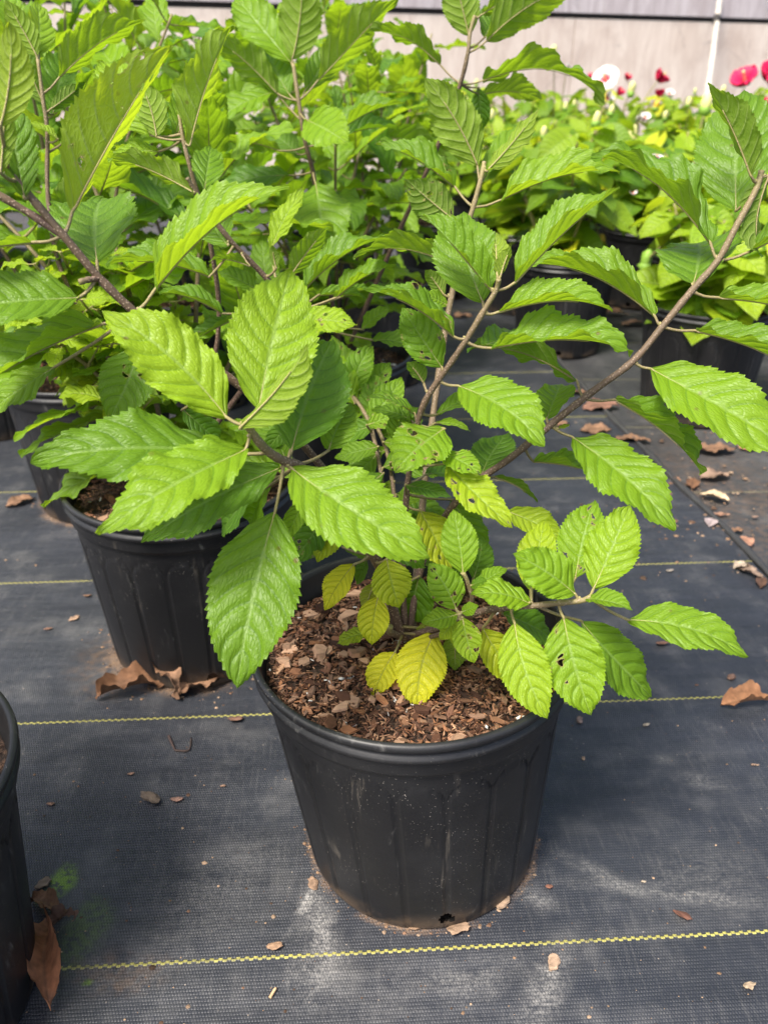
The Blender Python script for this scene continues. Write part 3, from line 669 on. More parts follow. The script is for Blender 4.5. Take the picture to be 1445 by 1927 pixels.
# --- low right shoot
b = Branch('branch', main, MAIN, [(775, 1195, .705), (830, 1180, .66), (900, 1152, .625), (960, 1142, .61), (1000, 1140, .605), (1050, 1135, .60), (1095, 1130, .595), (1112, 1122, .592)], .0030, .0019, .75)
b.leaf(997, 1136, 886, 1120, -.01, (-.02, .62, .78), .60, .14, .08, 'b', (1003, 1140))
b.leaf(1082, 1118, 964, 1042, -.01, (-.12, .40, .90), .62, .12, .05, 'b', (1094, 1130))
b.leaf(1116, 1108, 1186, 950, .01, (-.10, .25, .96), .56, .10, .04, 'p', (1108, 1126))
b.leaf(1082, 1088, 1118, 942, .02, (.0, .30, .95), .58, .15, .04, 'b', (1050, 1135), db=.02, holes=True)
b.leaf(998, 1112, 1026, 978, .02, (-.15, .3, .94), .52, .22, .04, 'l', (1003, 1140), db=.025, holes=True)
b.leaf(1102, 1126, 1190, 1148, -.02, (.1, .72, .66), .58, .5, .12, 'b', (1108, 1127), teeth=12)
b.leaf(1180, 1166, 1408, 1236, -.02, (.12, .60, .78), .44, .16, .08, 'b', (1110, 1128), holes=False)
b.leaf(1060, 1162, 1112, 1347, -.01, (-.02, .30, .94), .60, .12, .03, 'b', (1050, 1136), holes=True)
b.leaf(1092, 1168, 1226, 1312, .02, (.15, .42, .90), .46, .15, .06, 'g', (1012, 1142), db=.015)
b.leaf(968, 1172, 1030, 1353, -.02, (-.06, .34, .94), .50, .14, .04, 'p', (958, 1144), db=-.005)
b.leaf(908, 1182, 980, 1284, .0, (.0, .42, .90), .56, .10, .05, 'o', (930, 1150), db=.015, teeth=14)
b.leaf(945, 1155, 1046, 1210, .02, (.12, .55, .82), .52, .15, .06, 'd', (940, 1146), db=.02)
b.leaf(1000, 1108, 985, 1088, .01, (.2, .5, .8), .6, .2, .05, 'b', (1000, 1140), teeth=8)
b.build(7)
# --- two small shoots in the middle of the pot
b = Branch('branch', main, MAIN, [(790, 1200, .70), (845, 1175, .655), (886, 1135, .635), (881, 1100, .625), (872, 1078, .62)], .0022, .0015, .75)
b.leaf(871, 1080, 852, 958, .01, (-.05, .25, .97), .56, .12, .04, 'b', (873, 1082))
b.leaf(893, 1104, 954, 1070, -.01, (.0, .60, .80), .58, .15, .08, 'b', (886, 1120), teeth=12)
b.leaf(886, 1102, 916, 1092, -.01, (.1, .5, .85), .72, .1, .05, 'g', (882, 1100), teeth=8)
b.leaf(890, 1090, 905, 1012, .02, (.1, .35, .93), .6, .15, .05, 'd', (884, 1110), db=.03)
b.build(8)
b = Branch('branch', main, MAIN, [(785, 1205, .70), (835, 1190, .645), (858, 1165, .605), (866, 1153, .60)], .0020, .0014, .85)
b.leaf(858, 1146, 806, 1060, -.005, (-.12, .38, .92), .66, .14, .05, 'b', (866, 1154), holes=True)
b.leaf(860, 1156, 793, 1172, -.005, (-.05, .5, .86), .66, .15, .06, 'b', (866, 1154), teeth=12)
b.leaf(868, 1152, 900, 1140, -.004, (.1, .5, .86), .82, .1, .05, 'b', (866, 1154), teeth=9)
b.leaf(870, 1162, 892, 1248, -.006, (.0, .35, .94), .62, .14, .05, 'p', (866, 1154), holes=True)
b.leaf(858, 1166, 828, 1204, .004, (-.1, .4, .9), .72, .1, .05, 'l', (864, 1156), teeth=9)
b.leaf(866, 1166, 862, 1224, .01, (.0, .4, .9), .6, .1, .05, 'l', (864, 1156), teeth=9)
b.build(9)
# --- short basal shoot with the yellow leaves
b = Branch('branch', main, MAIN, [(760, 1200, .71), (735, 1120, .69), (700, 1050, .66), (690, 1030, .65)], .0024, .0018, .2)
YL = 'bright yellow ageing leaf with brown flecks'
b.leaf(666, 1062, 613, 1148, .0, (-.30, .35, .90), .56, .18, .08, 'y', (694, 1046), label=YL)
b.leaf(728, 1052, 752, 1144, .0, (.05, .42, .90), .82, .12, .06, 'o', (708, 1052), db=-.01, teeth=15, label='olive yellow ageing leaf with green veins')
b.leaf(712, 1122, 700, 1214, .0, (.0, .42, .90), .66, .14, .05, 'y2', (722, 1100), db=-.01, label='yellow green ageing leaf hanging over the bark')
b.leaf(692, 1188, 634, 1212, .0, (-.1, .75, .62), .72, .12, .06, 'l', (730, 1130), label=YL if False else 'yellow green lower leaf lying on the bark')
b.leaf(706, 1098, 686, 1152, .0, (.1, -.25, -.95), .66, .12, .05, 'o', (718, 1090), db=.005, teeth=11)
b.leaf(788, 1085, 762, 1176, .02, (.05, .35, .93), .74, .12, .04, 'd', (738, 1110), db=.02)
b.leaf(744, 1226, 702, 1312, -.01, (-.12, .42, .90), .66, .12, .07, 'y', (758, 1190), db=-.03, label=YL, teeth=13)
b.leaf(818, 1190, 786, 1337, -.02, (-.02, .40, .92), .64, .10, .05, 'y', (762, 1190), db=-.035, label='largest bright yellow ageing leaf with green veins')
b.leaf(842, 1178, 782, 1182, .01, (.05, -.5, -.8), .7, .15, .05, 'o', (760, 1180), db=-.02, teeth=11)
b.leaf(858, 1192, 856, 1262, .0, (.0, -.3, -.95), .7, .12, .05, 'g', (762, 1185), db=-.025, teeth=12)
b.leaf(690, 1052, 672, 1100, .01, (-.2, .4, .88), .5, .3, .05, 'd', (696, 1044), db=.01, teeth=10)
b.leaf(646, 1030, 690, 1045, .02, (.0, .5, .85), .5, .3, .05, 'd', (696, 1044), db=.02, teeth=10)
b.build(10)
FILL = [[(705, 800, 640, 830, -.2, 'd', .0), (690, 790, 735, 735, .1, 'g', 0), (715, 850, 668, 905, -.1, 'd', .0), (720, 880, 790, 860, .2, 'e', 0), (728, 930, 690, 985, -.2, 'd', 0), (735, 960, 800, 990, .2, 'd', 0), (664, 745, 690, 680, .1, 'e', 0), (655, 735, 590, 745, -.2, 'd', 0), (668, 760, 628, 690, -.2, 'g', .0), (690, 800, 745, 780, .2, 'g', -.02), (712, 840, 655, 855, -.2, 'e', -.02), (722, 890, 668, 930, -.2, 'd', -.01), (700, 805, 705, 735, .0, 'd', .02)],
        [(735, 870, 800, 835, .2, 'g', -.02), (728, 845, 690, 870, -.2, 'e', 0), (745, 930, 810, 960, .2, 'e', 0), (700, 790, 760, 775, .2, 'd', 0), (690, 770, 640, 790, -.2, 'g', 0), (715, 820, 770, 800, .2, 'd', .02), (672, 742, 715, 700, .2, 'e', 0), (750, 1010, 700, 1030, -.2, 'd', 0), (755, 1030, 820, 1050, .2, 'd', 0), (742, 905, 715, 945, -.2, 'g', 0), (738, 880, 812, 885, .2, 'd', -.02), (722, 832, 765, 850, .2, 'g', -.03), (675, 745, 640, 668, -.2, 'e', .0), (748, 950, 790, 925, .2, 'g', -.03), (752, 990, 716, 1010, -.2, 'e', -.03)]]
for k_, (pts) in enumerate([[(765, 1200, .71), (735, 1190, .70), (733, 1178, .695)], [(770, 1205, .715), (745, 1080, .74), (700, 810, .80), (640, 720, .84)], [(772, 1205, .715), (752, 1050, .75), (728, 850, .80), (668, 735, .85)]]):
    bb = Branch('branch', main, MAIN, pts, 
                (.0034 if not k_ else .0024), (.003 if not k_ else .0018), .55 if k_ else .9)
    if k_:
        for j_, a_ in enumerate(FILL[k_-1]): bb.leaf(a_[0], a_[1], a_[0]+(a_[2]-a_[0])*1.45, a_[1]+(a_[3]-a_[1])*1.45, .01, (a_[4], .5, .8),   .52, .2, .06, {'d': 'e', 'e': 'g', 'g': 'b'}[a_[5]], db=a_[6], holes=(j_ % 3 == 0), teeth=15)
    bb.build(20+k_)
# --- upright shoot behind the middle one
b = Branch('branch', main, MAIN, [(775, 1195, .72), (800, 900, .745), (835, 640, .755), (850, 555, .755), (872, 450, .75), (890, 390, .745), (905, 335, .74), (911, 305, .74)], .0032, .0020, .75, tint0=.15)
b.leaf(898, 312, 800, 146, -.03, (-.35, .10, -.93), .50, .08, .0, 'b', (903, 340))
b.leaf(916, 322, 1014, 202, .0, (.5, .1, -.8), .30, .45, .04, 'p', (910, 310), db=-.005, teeth=14)
b.leaf(908, 338, 1004, 225, .02, (-.5, .45, .75), .36, .2, .05, 'g', (904, 340), db=.006)
b.leaf(856, 352, 706, 272, .0, (-.1, .86, .42), .44, .42, .12, 'g', (890, 392), db=.01, holes=True)
b.leaf(852, 412, 764, 338, -.01, (-.2, .35, -.90), .66, .12, .06, 'd', (878, 425), db=-.005, holes=True)
b.leaf(940, 377, 1166, 324, -.02, (-.08, .86, .40), .38, .48, .10, 'b', (893, 390))
b.leaf(858, 500, 664, 486, .0, (.05, .85, -.30), .46, .5, .14, 'g', (868, 470), db=-.01)
b.leaf(836, 555, 800, 508, -.01, (.2, .4, -.9), .6, .3, .1, 'd', (850, 555), teeth=11)
b.leaf(842, 575, 792, 556, -.01, (-.1, .5, .85), .6, .2, .05, 'b', (848, 562), teeth=11)
b.build(11)

# ================================================================== shrubs growing behind, generated
PROTO = []
for k in range(14):
    mm = MB(); sd = 400+k
    V, Fc, UV, cen, N = leaf_geo((0, .13, 0), (0, 1.13, -.10 if k % 3 else .05), (0, 0, 1), w=.35+.012*k % .10, fold=(.22, .42, .1, .32)[k % 4], curl=(.05, .13, .18, .09)[k % 4], teeth=16, sub=2, cols=5, seed=sd, wave=1.3)
    kk = ('g', 'b', 'b', 'e', 'g', 'b', 'd')[k % 7]; y, l = KIND[kk]
    mm.add(V, Fc, (y, min(1, l+NR.uniform(-.12, .12)), NR.random()), 0, UV)
    idx = [int(len(cen)*f) for f in (.05, .3, .6)]
    pp, rr = catmull([np.zeros(3), np.array([0, .06, -.006]), cen[0]]+[cen[i]-N[i]*.006 for i in idx], [.012, .011, .011, .009, .006, .003], 2)
    tv, tf = tube(pp, rr, 5); mm.add(tv, tf, (.75, 0, 0), 1)
    o = mm.build('leaf', [LEAF, STEM]); PROTO.append(o.data); bpy.data.objects.remove(o)
LIM = 92
def gen_shrub(root, org, stems, seed, size=.105, avoid=None, gap=.05, start=.12):
    """stems: list of (base dx, dy, tip dx, dy, tip height)"""
    R = random.Random(seed); org = np.asarray(org, float)
    total = 0
    for si, (bx, by, tx, ty, hz) in enumerate(stems):
        a = np.array([bx, by, .205]); c = np.array([tx, ty, hz]); mid = a*.45+c*.55+np.array([-(c-a)[0]*.12, -(c-a)[1]*.12, .03])
        pp, rr = catmull([a, mid, c], [.0036, .0026, .0016], 10)
        m = MB(); V, Fc = tube(pp, rr, 7); m.add(V, Fc, np.array([(.1+.6*(i/(len(pp)-1))**2, 0, 0) for i in range(len(pp)) for _ in range(7)]))
        br = m.build('branch', [STEM], root)
        ln = float(np.linalg.norm(np.diff(pp, axis=0), axis=1).sum()); cum = np.concatenate([[0], np.cumsum(np.linalg.norm(np.diff(pp, axis=0), axis=1))])
        s = start*ln+R.uniform(0, gap); ph = R.random()*6.28; k = 0
        while s < ln:
            f = s/ln; i = int(np.searchsorted(cum, s)); i = min(max(i, 1), len(pp)-1); q = pp[i]; tg = unit(pp[i]-pp[i-1])
            e1 = unit(np.cross(tg, [.2, .1, 1.])); e2 = np.cross(tg, e1)
            for half in (0, 1):
                an = ph+k*1.57+half*math.pi+R.uniform(-.3, .3)
                d = e1*math.cos(an)+e2*math.sin(an); up = .10+.75*f**3+R.uniform(-.25, .25)
                y = unit(d+tg*up*.8+np.array([0, 0, R.uniform(-.25, .12)])); z = np.array([0, 0, 1.])+.35*NR.normal(size=3)*.6
                x = unit(np.cross(y, z)); z = np.cross(x, y)
                L = size*R.uniform(.8, 1.2)*(1.05-.45*max(0, f-.75)/.25)*(.75+.5*min(1, f*2)*.5)
                wp_ = q+org
                if avoid and avoid(wp_+y*L*.6): continue
                o = bpy.data.objects.new('leaf', PROTO[R.randrange(len(PROTO))]); C.objects.link(o); o.parent = br
                M = Matrix.Identity(4); M.col[0][:3] = x*L*R.uniform(.88, 1.15); M.col[1][:3] = y*L; M.col[2][:3] = z*L; M.col[3][:3] = q
                o.matrix_basis = M; total += 1
            s += gap*R.uniform(.8, 1.2)*(1.15-.5*f); k += 1
    return total
def pxd(p): d = np.asarray(p)-CAM; z = d@FW; return 722.5+F*d[0]/z, 963.5-F*(d@UP)/z, z
def fan(n, seed, hmin, hmax, spread, bias=(0, 0)):
    R = random.Random(seed); out = []
    for k in range(n):
        a = 6.283*k/n+R.uniform(-.4, .4); r = spread*R.uniform(.5, 1)
        out.append((.02*math.cos(a), .02*math.sin(a), r*math.cos(a)+bias[0], r*math.sin(a)+bias[1], R.uniform(hmin, hmax)-.25*r))
    return out
def keepout(p):                    # nothing may grow into the space in front of the main shrub
    x, y, z = pxd(p); return z < .70 or (x > 690 and y > 120 and p[1] < 1.9 and z < 1.9 and y > 300) or p[0] > .10 and p[1] < 2.6

# --- shrub in the second pot, with the shoots one sees beside the front shrub
p2 = thing('potted_shrub', 'shrub in the second black pot, left behind the front one, dead leaves at its foot', 'potted plant', P2, 'potted beautyberry shrubs')
pot_parts(p2, CH_FAR, 1.9)
b = Branch('branch', p2, P2, [(330, 900, .93), (480, 700, .83), (548, 585, .79), (500, 522, .78), (430, 448, .75), (372, 368, .73), (352, 335, .72)], .0030, .0022, .3)
b.leaf(367, 362, 202, 298, -.02, (-.15, .72, -.55), .42, .5, .12, 'b', (372, 368), db=-.01)
b.leaf(385, 360, 398, 275, .04, (.1, .3, .95), .42, .2, .05, 'e', (375, 372))
b.leaf(430, 462, 402, 412, .04, (-.3, .5, .8), .6, .3, .05, 'e', (432, 450))
b.leaf(395, 520, 200, 500, -.02, (-.1, .88, .25), .40, .45, .12, 'g', (440, 462), db=-.02)
b.leaf(470, 500, 392, 492, -.01, (.05, .85, -.2), .5, .5, .1, 'd', (455, 470), db=-.01, teeth=13)
b.leaf(520, 505, 512, 462, -.01, (.2, .6, -.6), .5, .4, .1, 'd', (495, 518), db=-.012, teeth=12)
b.leaf(490, 548, 410, 510, .0, (-.05, .6, .8), .5, .3, .08, 'g', (520, 545), db=.01)
b.leaf(510, 470, 573, 354, .0, (-.55, .15, .82), .36, .3, .03, 'p', (520, 545), db=.02)
b.leaf(545, 520, 617, 427, -.02, (-.45, .45, -.70), .50, .22, .05, 'd', (520, 545), db=-.02)
b.leaf(572, 545, 726, 448, -.01, (-.35, .85, .2), .36, .5, .10, 'g', (548, 585), db=-.01)
b.leaf(632, 560, 745, 500, -.02, (-.3, .85, .3), .4, .45, .1, 'g', (548, 585), db=-.01)
b.leaf(420, 590, 300, 552, -.01, (-.05, .85, .35), .36, .4, .14, 'g', (548, 585), db=.0)
b.leaf(440, 600, 348, 650, .0, (-.2, .75, .4), .4, .45, .08, 'e', (540, 600), db=.01)
b.leaf(565, 600, 672, 612, -.02, (-.05, .55, .82), .52, .15, .08, 'p', (530, 620), db=-.03, holes=True)
b.leaf(640, 560, 700, 548, .02, (.1, .85, .4), .4, .4, .1, 'e', (548, 585), db=.05)
b.leaf(600, 555, 690, 562, .0, (.05, .85, .45), .4, .4, .1, 'e', (548, 585), db=.03)
b.leaf(680, 620, 735, 580, .0, (.1, .7, .65), .5, .3, .1, 'g', (560, 600), db=.04)
b.leaf(700, 640, 790, 665, .0, (.1, .7, .6), .5, .3, .1, 'e', (560, 600), db=.05)
b.build(30)
b = Branch('branch', p2, P2, [(320, 910, .93), (230, 720, .90), (120, 520, .88), (92, 380, .86), (90, 250, .84), (82, 190, .83), (72, 112, .82)], .0028, .0018, .6)
b.leaf(70, 106, 10, -2, -.02, (-.35, .25, -.88), .52, .25, .03, 'b', (74, 120))
b.leaf(74, 104, 72, 4, .02, (.4, .25, .86), .44, .3, .04, 'p', (74, 118), db=.01)
b.leaf(112, 146, 276, 38, -.02, (-.45, .52, -.66), .46, .45, .06, 'g', (84, 170))
b.leaf(82, 196, 42, 104, -.02, (-.5, .25, -.80), .56, .4, .05, 'd', (84, 206))
b.leaf(100, 215, 118, 95, .03, (.1, .3, .93), .5, .2, .05, 'e', (86, 212), db=.02)
b.leaf(96, 205, 160, 155, .0, (.3, .5, -.7), .4, .4, .05, 'd', (86, 212), db=.0)
b.leaf(110, 262, 50, 232, -.01, (-.05, .86, .4), .46, .3, .08, 'p', (90, 270), db=-.01)
b.leaf(140, 250, 215, 200, .02, (.1, .6, .75), .5, .2, .05, 'g', (90, 280), db=.03)
b.build(31)
b = Branch('branch', p2, P2, [(345, 900, .93), (410, 640, .86), (395, 450, .80), (362, 330, .765), (345, 262, .755), (338, 215, .75)], .0026, .0016, .7)
b.leaf(296, 258, 262, 150, -.01, (.35, .2, -.9), .60, .2, .03, 'b', (305, 265))
b.leaf(285, 255, 185, 118, .01, (-.5, .5, .65), .5, .3, .06, 'p', (300, 265), db=.015)
b.leaf(357, 274, 437, 46, -.01, (-.72, .18, -.60), .46, .60, .02, 'b', (352, 262))
b.leaf(300, 285, 212, 300, .0, (-.1, .6, .8), .5, .2, .1, 'p', (320, 262), db=.03)
b.leaf(330, 255, 345, 150, .02, (.3, .2, .93), .4, .2, .05, 'b', (345, 245), db=.02)
b.build(32)
print('p2', gen_shrub(p2, P2, [(-.01, .01, -.10, .10, .60), (.01, .015, .05, .14, .58), (-.02, 0, -.22, .08, .55), (.015, .01, .12, .05, .42), (-.02, -.01, -.12, -.02, .40)], 21, .122, keepout, .043))
# --- weedy light green plant in the third pot
p3 = thing('potted_shrub', 'shrub in the leftmost background pot with pale yellow green sprouts round its base', 'potted plant', P3, 'potted beautyberry shrubs')
pot_parts(p3, CH_FAR, .7)
gen_shrub(p3, P3, fan(5, 5, .62, .80, .22), 33, .122, keepout, .045)
pm = thing('potted_shrub', 'shrub whose black pot and bark show through the gap right behind the front shrub', 'potted plant', PM, 'potted beautyberry shrubs')
pot_parts(pm, CH_FAR, .3)
b = Branch('branch', pm, PM, [(640, 650, 1.30), (610, 480, 1.16), (592, 340, 1.06), (574, 265, 1.02), (562, 190, 1.0), (552, 120, .99)], .0034, .0022, .6)
b.leaf(550, 112, 568, -60, -.04, (.05, .2, -.97), .56, .25, .05, 'g', (553, 124))
b.leaf(548, 118, 440, -10, .02, (-.3, .6, .7), .44, .45, .05, 'b', (553, 130), db=.02)
b.leaf(598, 152, 750, -6, -.03, (-.55, .42, -.70), .46, .40, .05, 'g', (563, 190))
b.leaf(522, 176, 398, 68, -.04, (.35, .40, -.82), .48, .30, .06, 'g', (563, 190))
b.leaf(545, 178, 500, 88, .03, (-.1, .35, .93), .56, .2, .05, 'e', (562, 185), db=.02)
b.leaf(575, 170, 625, 85, .02, (.2, .5, .8), .44, .2, .05, 'g', (563, 190), db=.03)
b.leaf(578, 226, 655, 270, -.05, (-.1, .4, .9), .62, .3, .03, 'b', (566, 215), db=-.03)
b.leaf(528, 284, 402, 272, -.03, (-.02, .85, -.35), .40, .45, .10, 'g', (575, 278), db=-.01)
b.leaf(518, 172, 396, 244, -.01, (-.3, .7, .6), .46, .25, .12, 'b', (568, 225), db=.0)
b.leaf(620, 262, 762, 196, -.02, (-.1, .86, .1), .40, .4, .12, 'e', (575, 275))
b.leaf(640, 255, 750, 245, .03, (0, .86, .4), .40, .4, .12, 'd', (575, 278), db=.03)
b.leaf(594, 345, 612, 485, -.05, (.0, .3, .95), .62, .12, .03, 'g', (590, 330), db=-.02)
b.leaf(560, 290, 500, 250, .03, (0, .5, .85), .5, .2, .05, 'e', (575, 285), db=.04)
b.leaf(545, 330, 400, 368, .0, (-.1, .7, .6), .4, .25, .1, 'd', (590, 330), db=.02)
b.build(33)
b = Branch('branch', pm, PM, [(655, 655, 1.30), (740, 460, 1.16), (830, 260, 1.04), (866, 158, .99), (880, 100, .97), (884, 62, .965), (893, 30, .96)], .0034, .0020, .7)
b.leaf(882, 68, 848, -70, -.03, (-.15, .2, -.96), .58, .30, .03, 'g', (884, 98))
b.leaf(914, 78, 1110, -34, -.04, (-.3, .40, -.84), .46, .30, .08, 'g', (884, 98))
b.leaf(912, 70, 935, 18, .03, (.2, .3, .93), .6, .2, .05, 'e', (886, 95), db=.015)
b.leaf(905, 28, 1010, -15, -.02, (0, .6, -.7), .4, .3, .08, 'g', (893, 34))
b.leaf(828, 122, 686, 62, -.02, (.1, .80, -.42), .44, .45, .12, 'g', (866, 158))
b.leaf(908, 152, 1138, 196, -.05, (.02, .84, -.25), .40, .40, .14, 'g', (866, 158))
b.leaf(900, 165, 905, 250, .03, (.1, .3, .9), .5, .2, .05, 'd', (866, 160), db=.03)
b.leaf(905, 178, 1020, 188, .06, (.1, .6, -.7), .44, .3, .1, 'g', (866, 165), db=.04)
b.build(34)
gen_shrub(pm, PM, [(0, .01, -.12, .10, .68), (.01, 0, .02, -.10, .56), (-.01, 0, -.12, -.14, .50), (0, 0, .08, .10, .64), (0, 0, -.22, .02, .62), (0, 0, .12, -.03, .52)], 35, .120, lambda p: pxd(p)[2] < .95 or pxd(p)[0] > 850, .045)
bgpots = [(-.80, 1.62, 'shrub at the left margin behind the pale sprouts'), (-.40, 1.78, 'shrub in the middle of the leafy mass left of the gap'), (-.02, 1.92, 'shrub in the second row just left of the gap with grey cloth'),
          (-1.0, 2.15, 'far left shrub in the back row near the wall'), (-.55, 2.3, 'back row shrub in front of the pale wall, second from the left'), (-.15, 2.45, 'back row shrub with the pale wall directly above it'), (.16, 2.75, 'rearmost shrub touching the flowering plants')]
for k, (x, y, lab) in enumerate(bgpots):
    q = thing('potted_shrub', lab, 'potted plant', (x, y, 0), 'potted beautyberry shrubs'); pot_parts(q, CH_FAR, k*.9)
    gen_shrub(q, (x, y, 0), fan(6, 50+k, .60, .80 if k != 6 else .62, .24), 60+k, .125, lambda p: pxd(p)[2] < 1.0 or (p[0] > .20 and pxd(p)[1] > 130), .054)
# pot at the left edge, its plant is outside the picture
pn = thing('potted_shrub', 'black pot of bark cut off by the left edge in the foreground', 'potted plant', PN, 'potted beautyberry shrubs')
pot_parts(pn, CH_FAR, 2.6)
gen_shrub(pn, PN, [(-.02, 0, -.20, .02, .62), (-.01, -.02, -.12, -.15, .60), (-.02, .01, -.25, -.08, .55)], 91, .10, lambda p: pxd(p)[0] > -60)
# pale green sprouts at the left
R_ = random.Random(77)
sprout_m = []
for k in range(5):
    mm = MB(); V, Fc, UV, cen, N = leaf_geo((0, .15, 0), (0, 1.15, -.2), (0, 0, 1), w=.56, fold=.15, curl=.12, teeth=9, sub=2, cols=4, seed=700+k, wave=1.6)
    mm.add(V, Fc, (.13, .95, NR.random()), 0, UV); pp, rr = catmull([np.zeros(3), cen[0], cen[len(cen)//2]], [.02, .02, .008], 2); tv, tf = tube(pp, rr, 5); mm.add(tv, tf, (1, 0, 0), 1)
    o = mm.build('leaf', [LEAF, STEM]); sprout_m.append(o.data); bpy.data.objects.remove(o)
weed = thing('weed', 'pale yellow green weed sprouting between the two left pots', 'weed', (P3[0]+.075, P3[1]-.05, .2))
wo = np.array(weed.location)
tips = [(60, 500), (110, 470), (150, 560), (95, 600), (180, 590), (205, 640), (140, 660), (60, 560), (230, 560), (120, 520), (185, 520), (30, 620), (255, 470), (175, 720), (205, 760), (260, 620), (330, 570), (90, 640)]
for k, (tx, ty) in enumerate(tips):
    c = P(tx+R_.uniform(-8, 8), ty+R_.uniform(-8, 8), R_.uniform(.80, .93)); a = wo+np.array([R_.uniform(-.03, .03), R_.uniform(-.03, .03), -.005])
    pp, rr = catmull([a, (a+c)/2+np.array([R_.uniform(-.03, .03), R_.uniform(-.02, .02), .02]), c], [.0025, .002, .0013], 8); V, Fc = tube(pp-wo, rr, 6)
    m = MB(); m.add(V, Fc, (1., 0, 0)); st = m.build('stem', [STEM], weed)
    for j in range(7):
        q = pp[int((.40+.6*j/6)*(len(pp)-1))]-wo
        for hf in (0, 1):
            an = j*1.57+hf*3.14+R_.uniform(-.5, .5); y = unit(np.array([math.cos(an), math.sin(an), R_.uniform(-.3, .45)])); z = np.array([0, -.25, 1.])+.3*NR.normal(size=3)
            x = unit(np.cross(y, z)); z = np.cross(x, y); L = R_.uniform(.042, .075)*(1.1-.45*j/6)
            if (a+c)[0]*0+0: pass
            o = bpy.data.objects.new('leaf', sprout_m[R_.randrange(5)]); C.objects.link(o); o.parent = st
            M = Matrix.Identity(4); M.col[0][:3] = x*L; M.col[1][:3] = y*L; M.col[2][:3] = z*L; M.col[3][:3] = q; o.matrix_basis = M

# ================================================================== flowering plants on the right
def heart_geo(L, seed):
    R = np.random.default_rng(seed); nu, nv = 7, 4; V = []; UV = []; Fc = []
    for i in range(nu):
        u = i/(nu-1)
        for j in range(2*nv+1):
            q = (j-nv)/nv; hw = .44*math.sin(math.pi*min(1, max(0, (u*.97+.03)))**.72)**.9*(1-.12*u)
            y = u-.14*(1-u)**4*abs(q)**1.2*3; x = q*hw
            V.append((x*L, y*L, L*(.22*abs(x)+.07*math.sin(3*u+seed)*1-.22*u*u+.03*R.normal()*abs(q)))); UV.append((u, (q+1)/2))
    w_ = 2*nv+1
    for i in range(nu-1):
        for j in range(2*nv): a = i*w_+j; Fc.append((a, a+1, a+w_+1, a+w_))
    return np.array(V), Fc, UV
HEART = [heart_geo(1., k) for k in range(6)]
BUD = simple('bud', (.60, .58, .22), .6, 40.); CALYX = simple('calyx', (.20, .36, .04), .6, 30.)
def petal_geo(c, axis, R_p, seed, open_=1., n=5):
    """five broad overlapping petals round a centre, facing along axis"""
    R = np.random.default_rng(seed); ax = unit(np.asarray(axis, float)); e1 = unit(np.cross(ax, [.1, .2, 1.])); e2 = np.cross(ax, e1); out = []
    for k in range(n):
        an = 6.283*k/n+R.normal()*.08; d = e1*math.cos(an)+e2*math.sin(an); s = np.cross(ax, d); V = []; Fc = []
        for i in range(7):
            u = i/6; hw = .60*R_p*math.sin(math.pi*(.08+.72*u**.85))**.8
            for j in range(7):
                q = (j-3)/3; V.append(c+d*R_p*u*(1-.12*q*q*u)*open_+s*hw*q*(.5+.5*open_)+ax*R_p*(.34*(1-open_)*u*2+.20*math.sin(2.4*u)+.09*math.sin(9*q+k+seed)*u-.012*k/5))
        for i in range(6):
            for j in range(6): a = i*7+j; Fc.append((a, a+1, a+8, a+7))
        out.append((V, Fc))
    return out
def petal_tint(V, c, Rp, kind):
    out = []
    for v in V:
        r = np.linalg.norm(np.asarray(v)-c)/Rp
        out.append(((.56, .54, .50) if r > .34 else (.62, .02, .06)) if kind == 'w' else (.52, .006, .06) if r > .2 else (.30, .005, .03))
    return np.array(out)
def flower(parent, org, c, axis, Rp, kind, seed, open_=1.):
    c = np.asarray(c, float); m = MB()
    for V, Fc in petal_geo(c, axis, Rp, seed, open_): m.add(V, Fc, petal_tint(V, c, Rp, kind))
    fl = m.build('flower', [PETAL], parent, c-org, True, c)
    ax = unit(np.asarray(axis, float)); pp, rr = catmull([c, c+ax*Rp*.35, c+ax*Rp*.65], [Rp*.05, Rp*.045, Rp*.05], 3); V, Fc = tube(pp, rr, 7)
    mesh_obj('stamen_column', np.array(V)-c, Fc, simple('stamen', (.75, .62, .25)) if 'stamen' not in bpy.data.materials else bpy.data.materials['stamen'], fl)
    return fl
def bud(parent, org, c, s, seed, mat=None):
    c = np.asarray(c, float); ax = (.1, 0, 1.)
    V, Fc = blob_geo(c, (s, s*.5, s*.5), ax, seed, 7); o = mesh_obj('bud', np.array(V)-c, Fc, mat or BUD, parent, c-org)
    V, Fc = blob_geo(c-np.array([.1, 0, 1.])*s*.55, (s*.55, s*.58, s*.58), ax, seed+1, 6); mesh_obj('calyx', np.array(V)-c, Fc, CALYX, o)
